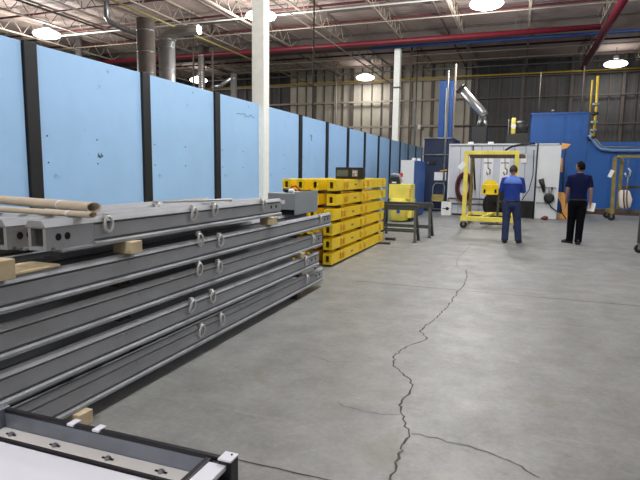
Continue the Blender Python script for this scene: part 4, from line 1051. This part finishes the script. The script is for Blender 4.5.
    if yoke:
        b = B(); loft(b, [P(0, -.004, z).to_tuple()[:2]+(z*s, rx*k_*s, ry*s) for z, rx, ry in ((1.33, .196, .131), (1.38, .199, .125), (1.43, .178, .110), (1.478, .118, .087), (1.495, .085, .07))], 24, cap=False)
        yo = ob('shirt_yoke', b, yoke, so)
        md = yo.modifiers.new('thick', 'SOLIDIFY'); md.thickness = .006
    # collar
    ob('collar', B().tube([P(.062*math.cos(a), .008+.062*math.sin(a), 1.505) for a in [2*PI*j/16 for j in range(16)]], .013*s, 8, closed=True), yoke or shirt, so)
    # trousers: one mesh, hips flow into two legs
    b = B(); loft(b, [P(0, 0, z).to_tuple()[:2]+(z*s, rx*k_*s, ry*s) for z, rx, ry in ((.80, .150, .105), (.86, .172, .124), (.94, .170, .122), (1.0, .158, .112))], 24)
    for i in (0, 1):
        h0_ = hip[i]; c_ = an[i]-Vector((0, 0, .045*s))
        b.tube([h0_+Vector((0, 0, -.02)), h0_.lerp(kn[i], .35), kn[i], kn[i].lerp(c_, .5), c_], [.100*s*k_, .098*s*k_, .082*s*k_, .076*s*k_, .074*s*k_], 16)
    tr = ob('trousers', b, trouser, t)
    md = tr.modifiers.new('rem', 'REMESH'); md.mode = 'VOXEL'; md.voxel_size = .013; md.use_smooth_shade = True
    md = tr.modifiers.new('sm', 'SMOOTH'); md.iterations = 4
    ob('belt', loft(B(), [P(0, 0, z).to_tuple()[:2]+(z*s, rx*k_*s, ry*s) for z, rx, ry in ((.935, .176, .128), (.965, .176, .128))], 24), M['shoe'], tr)
    for i in (0, 1):
        b = B(); yw = feet[i][2]
        g = loft(b, [(0, .06, 0, .052, .135), (0, .06, .022, .054, .138), (0, .055, .05, .048, .125), (0, .0, .085, .042, .075), (0, -.01, .115, .040, .052)], 18)
        bmesh.ops.transform(b.bm, matrix=Matrix.Translation((an[i].x, an[i].y, .001)) @ Matrix.Rotation(yw, 4, 'Z') @ Matrix.Scale(s, 4), verts=b.bm.verts)
        ob('shoe', b, M['shoe'], t)
    return t, wr
person(-.14, 12.75, 1.0, 'person in a royal blue shirt with lighter yoke and slate trousers, seen from behind',
       M['sblue'], M['syoke'], M['tnavy'], M['hairg'],
       ((-.045, .03, -.27), (.10, .22, .04)), ((.045, .03, -.27), (-.10, .22, .04)), .0, .35,
       ((-.10, -.04, .15), (.19, .02, -.25)), 'long', 1.03)
t, wr = person(1.25, 13.2, 1.05, 'person in navy tee shirt and black trousers, seen from behind, looking left',
       M['snavy'], None, M['tblk'], M['hairk'],
       ((-.035, -.02, -.27), (-.0, .10, -.235)), ((.045, -.02, -.27), (.01, .06, -.24)), .75, 0,
       ((-.10, .10, .9), (.05, -.08, -.05)), 'short', 1.0)
w = wr[1]
tag(ob('paper_sheets', B().bar((w.x+.02, w.y+.03, w.z-.22), (w.x+.05, w.y+.06, w.z-.03), .15, .006, up=(0, 1, 0)), M['paper'], base=w), 'white sheets of paper held in the hand of the person in the navy tee', 'paper')

# ------------------------------------------------------------------ world and view
w = bpy.data.worlds.new('world'); bpy.context.scene.world = w; w.use_nodes = True
w.node_tree.nodes['Background'].inputs['Color'].default_value = (.8, .85, 1, 1)
w.node_tree.nodes['Background'].inputs['Strength'].default_value = .2
vs = bpy.context.scene.view_settings
bpy.context.scene.display_settings.display_device = 'sRGB'
vs.view_transform = 'Standard'; vs.look = 'None'; vs.gamma = 1; vs.use_curve_mapping = False; vs.exposure = 0.0
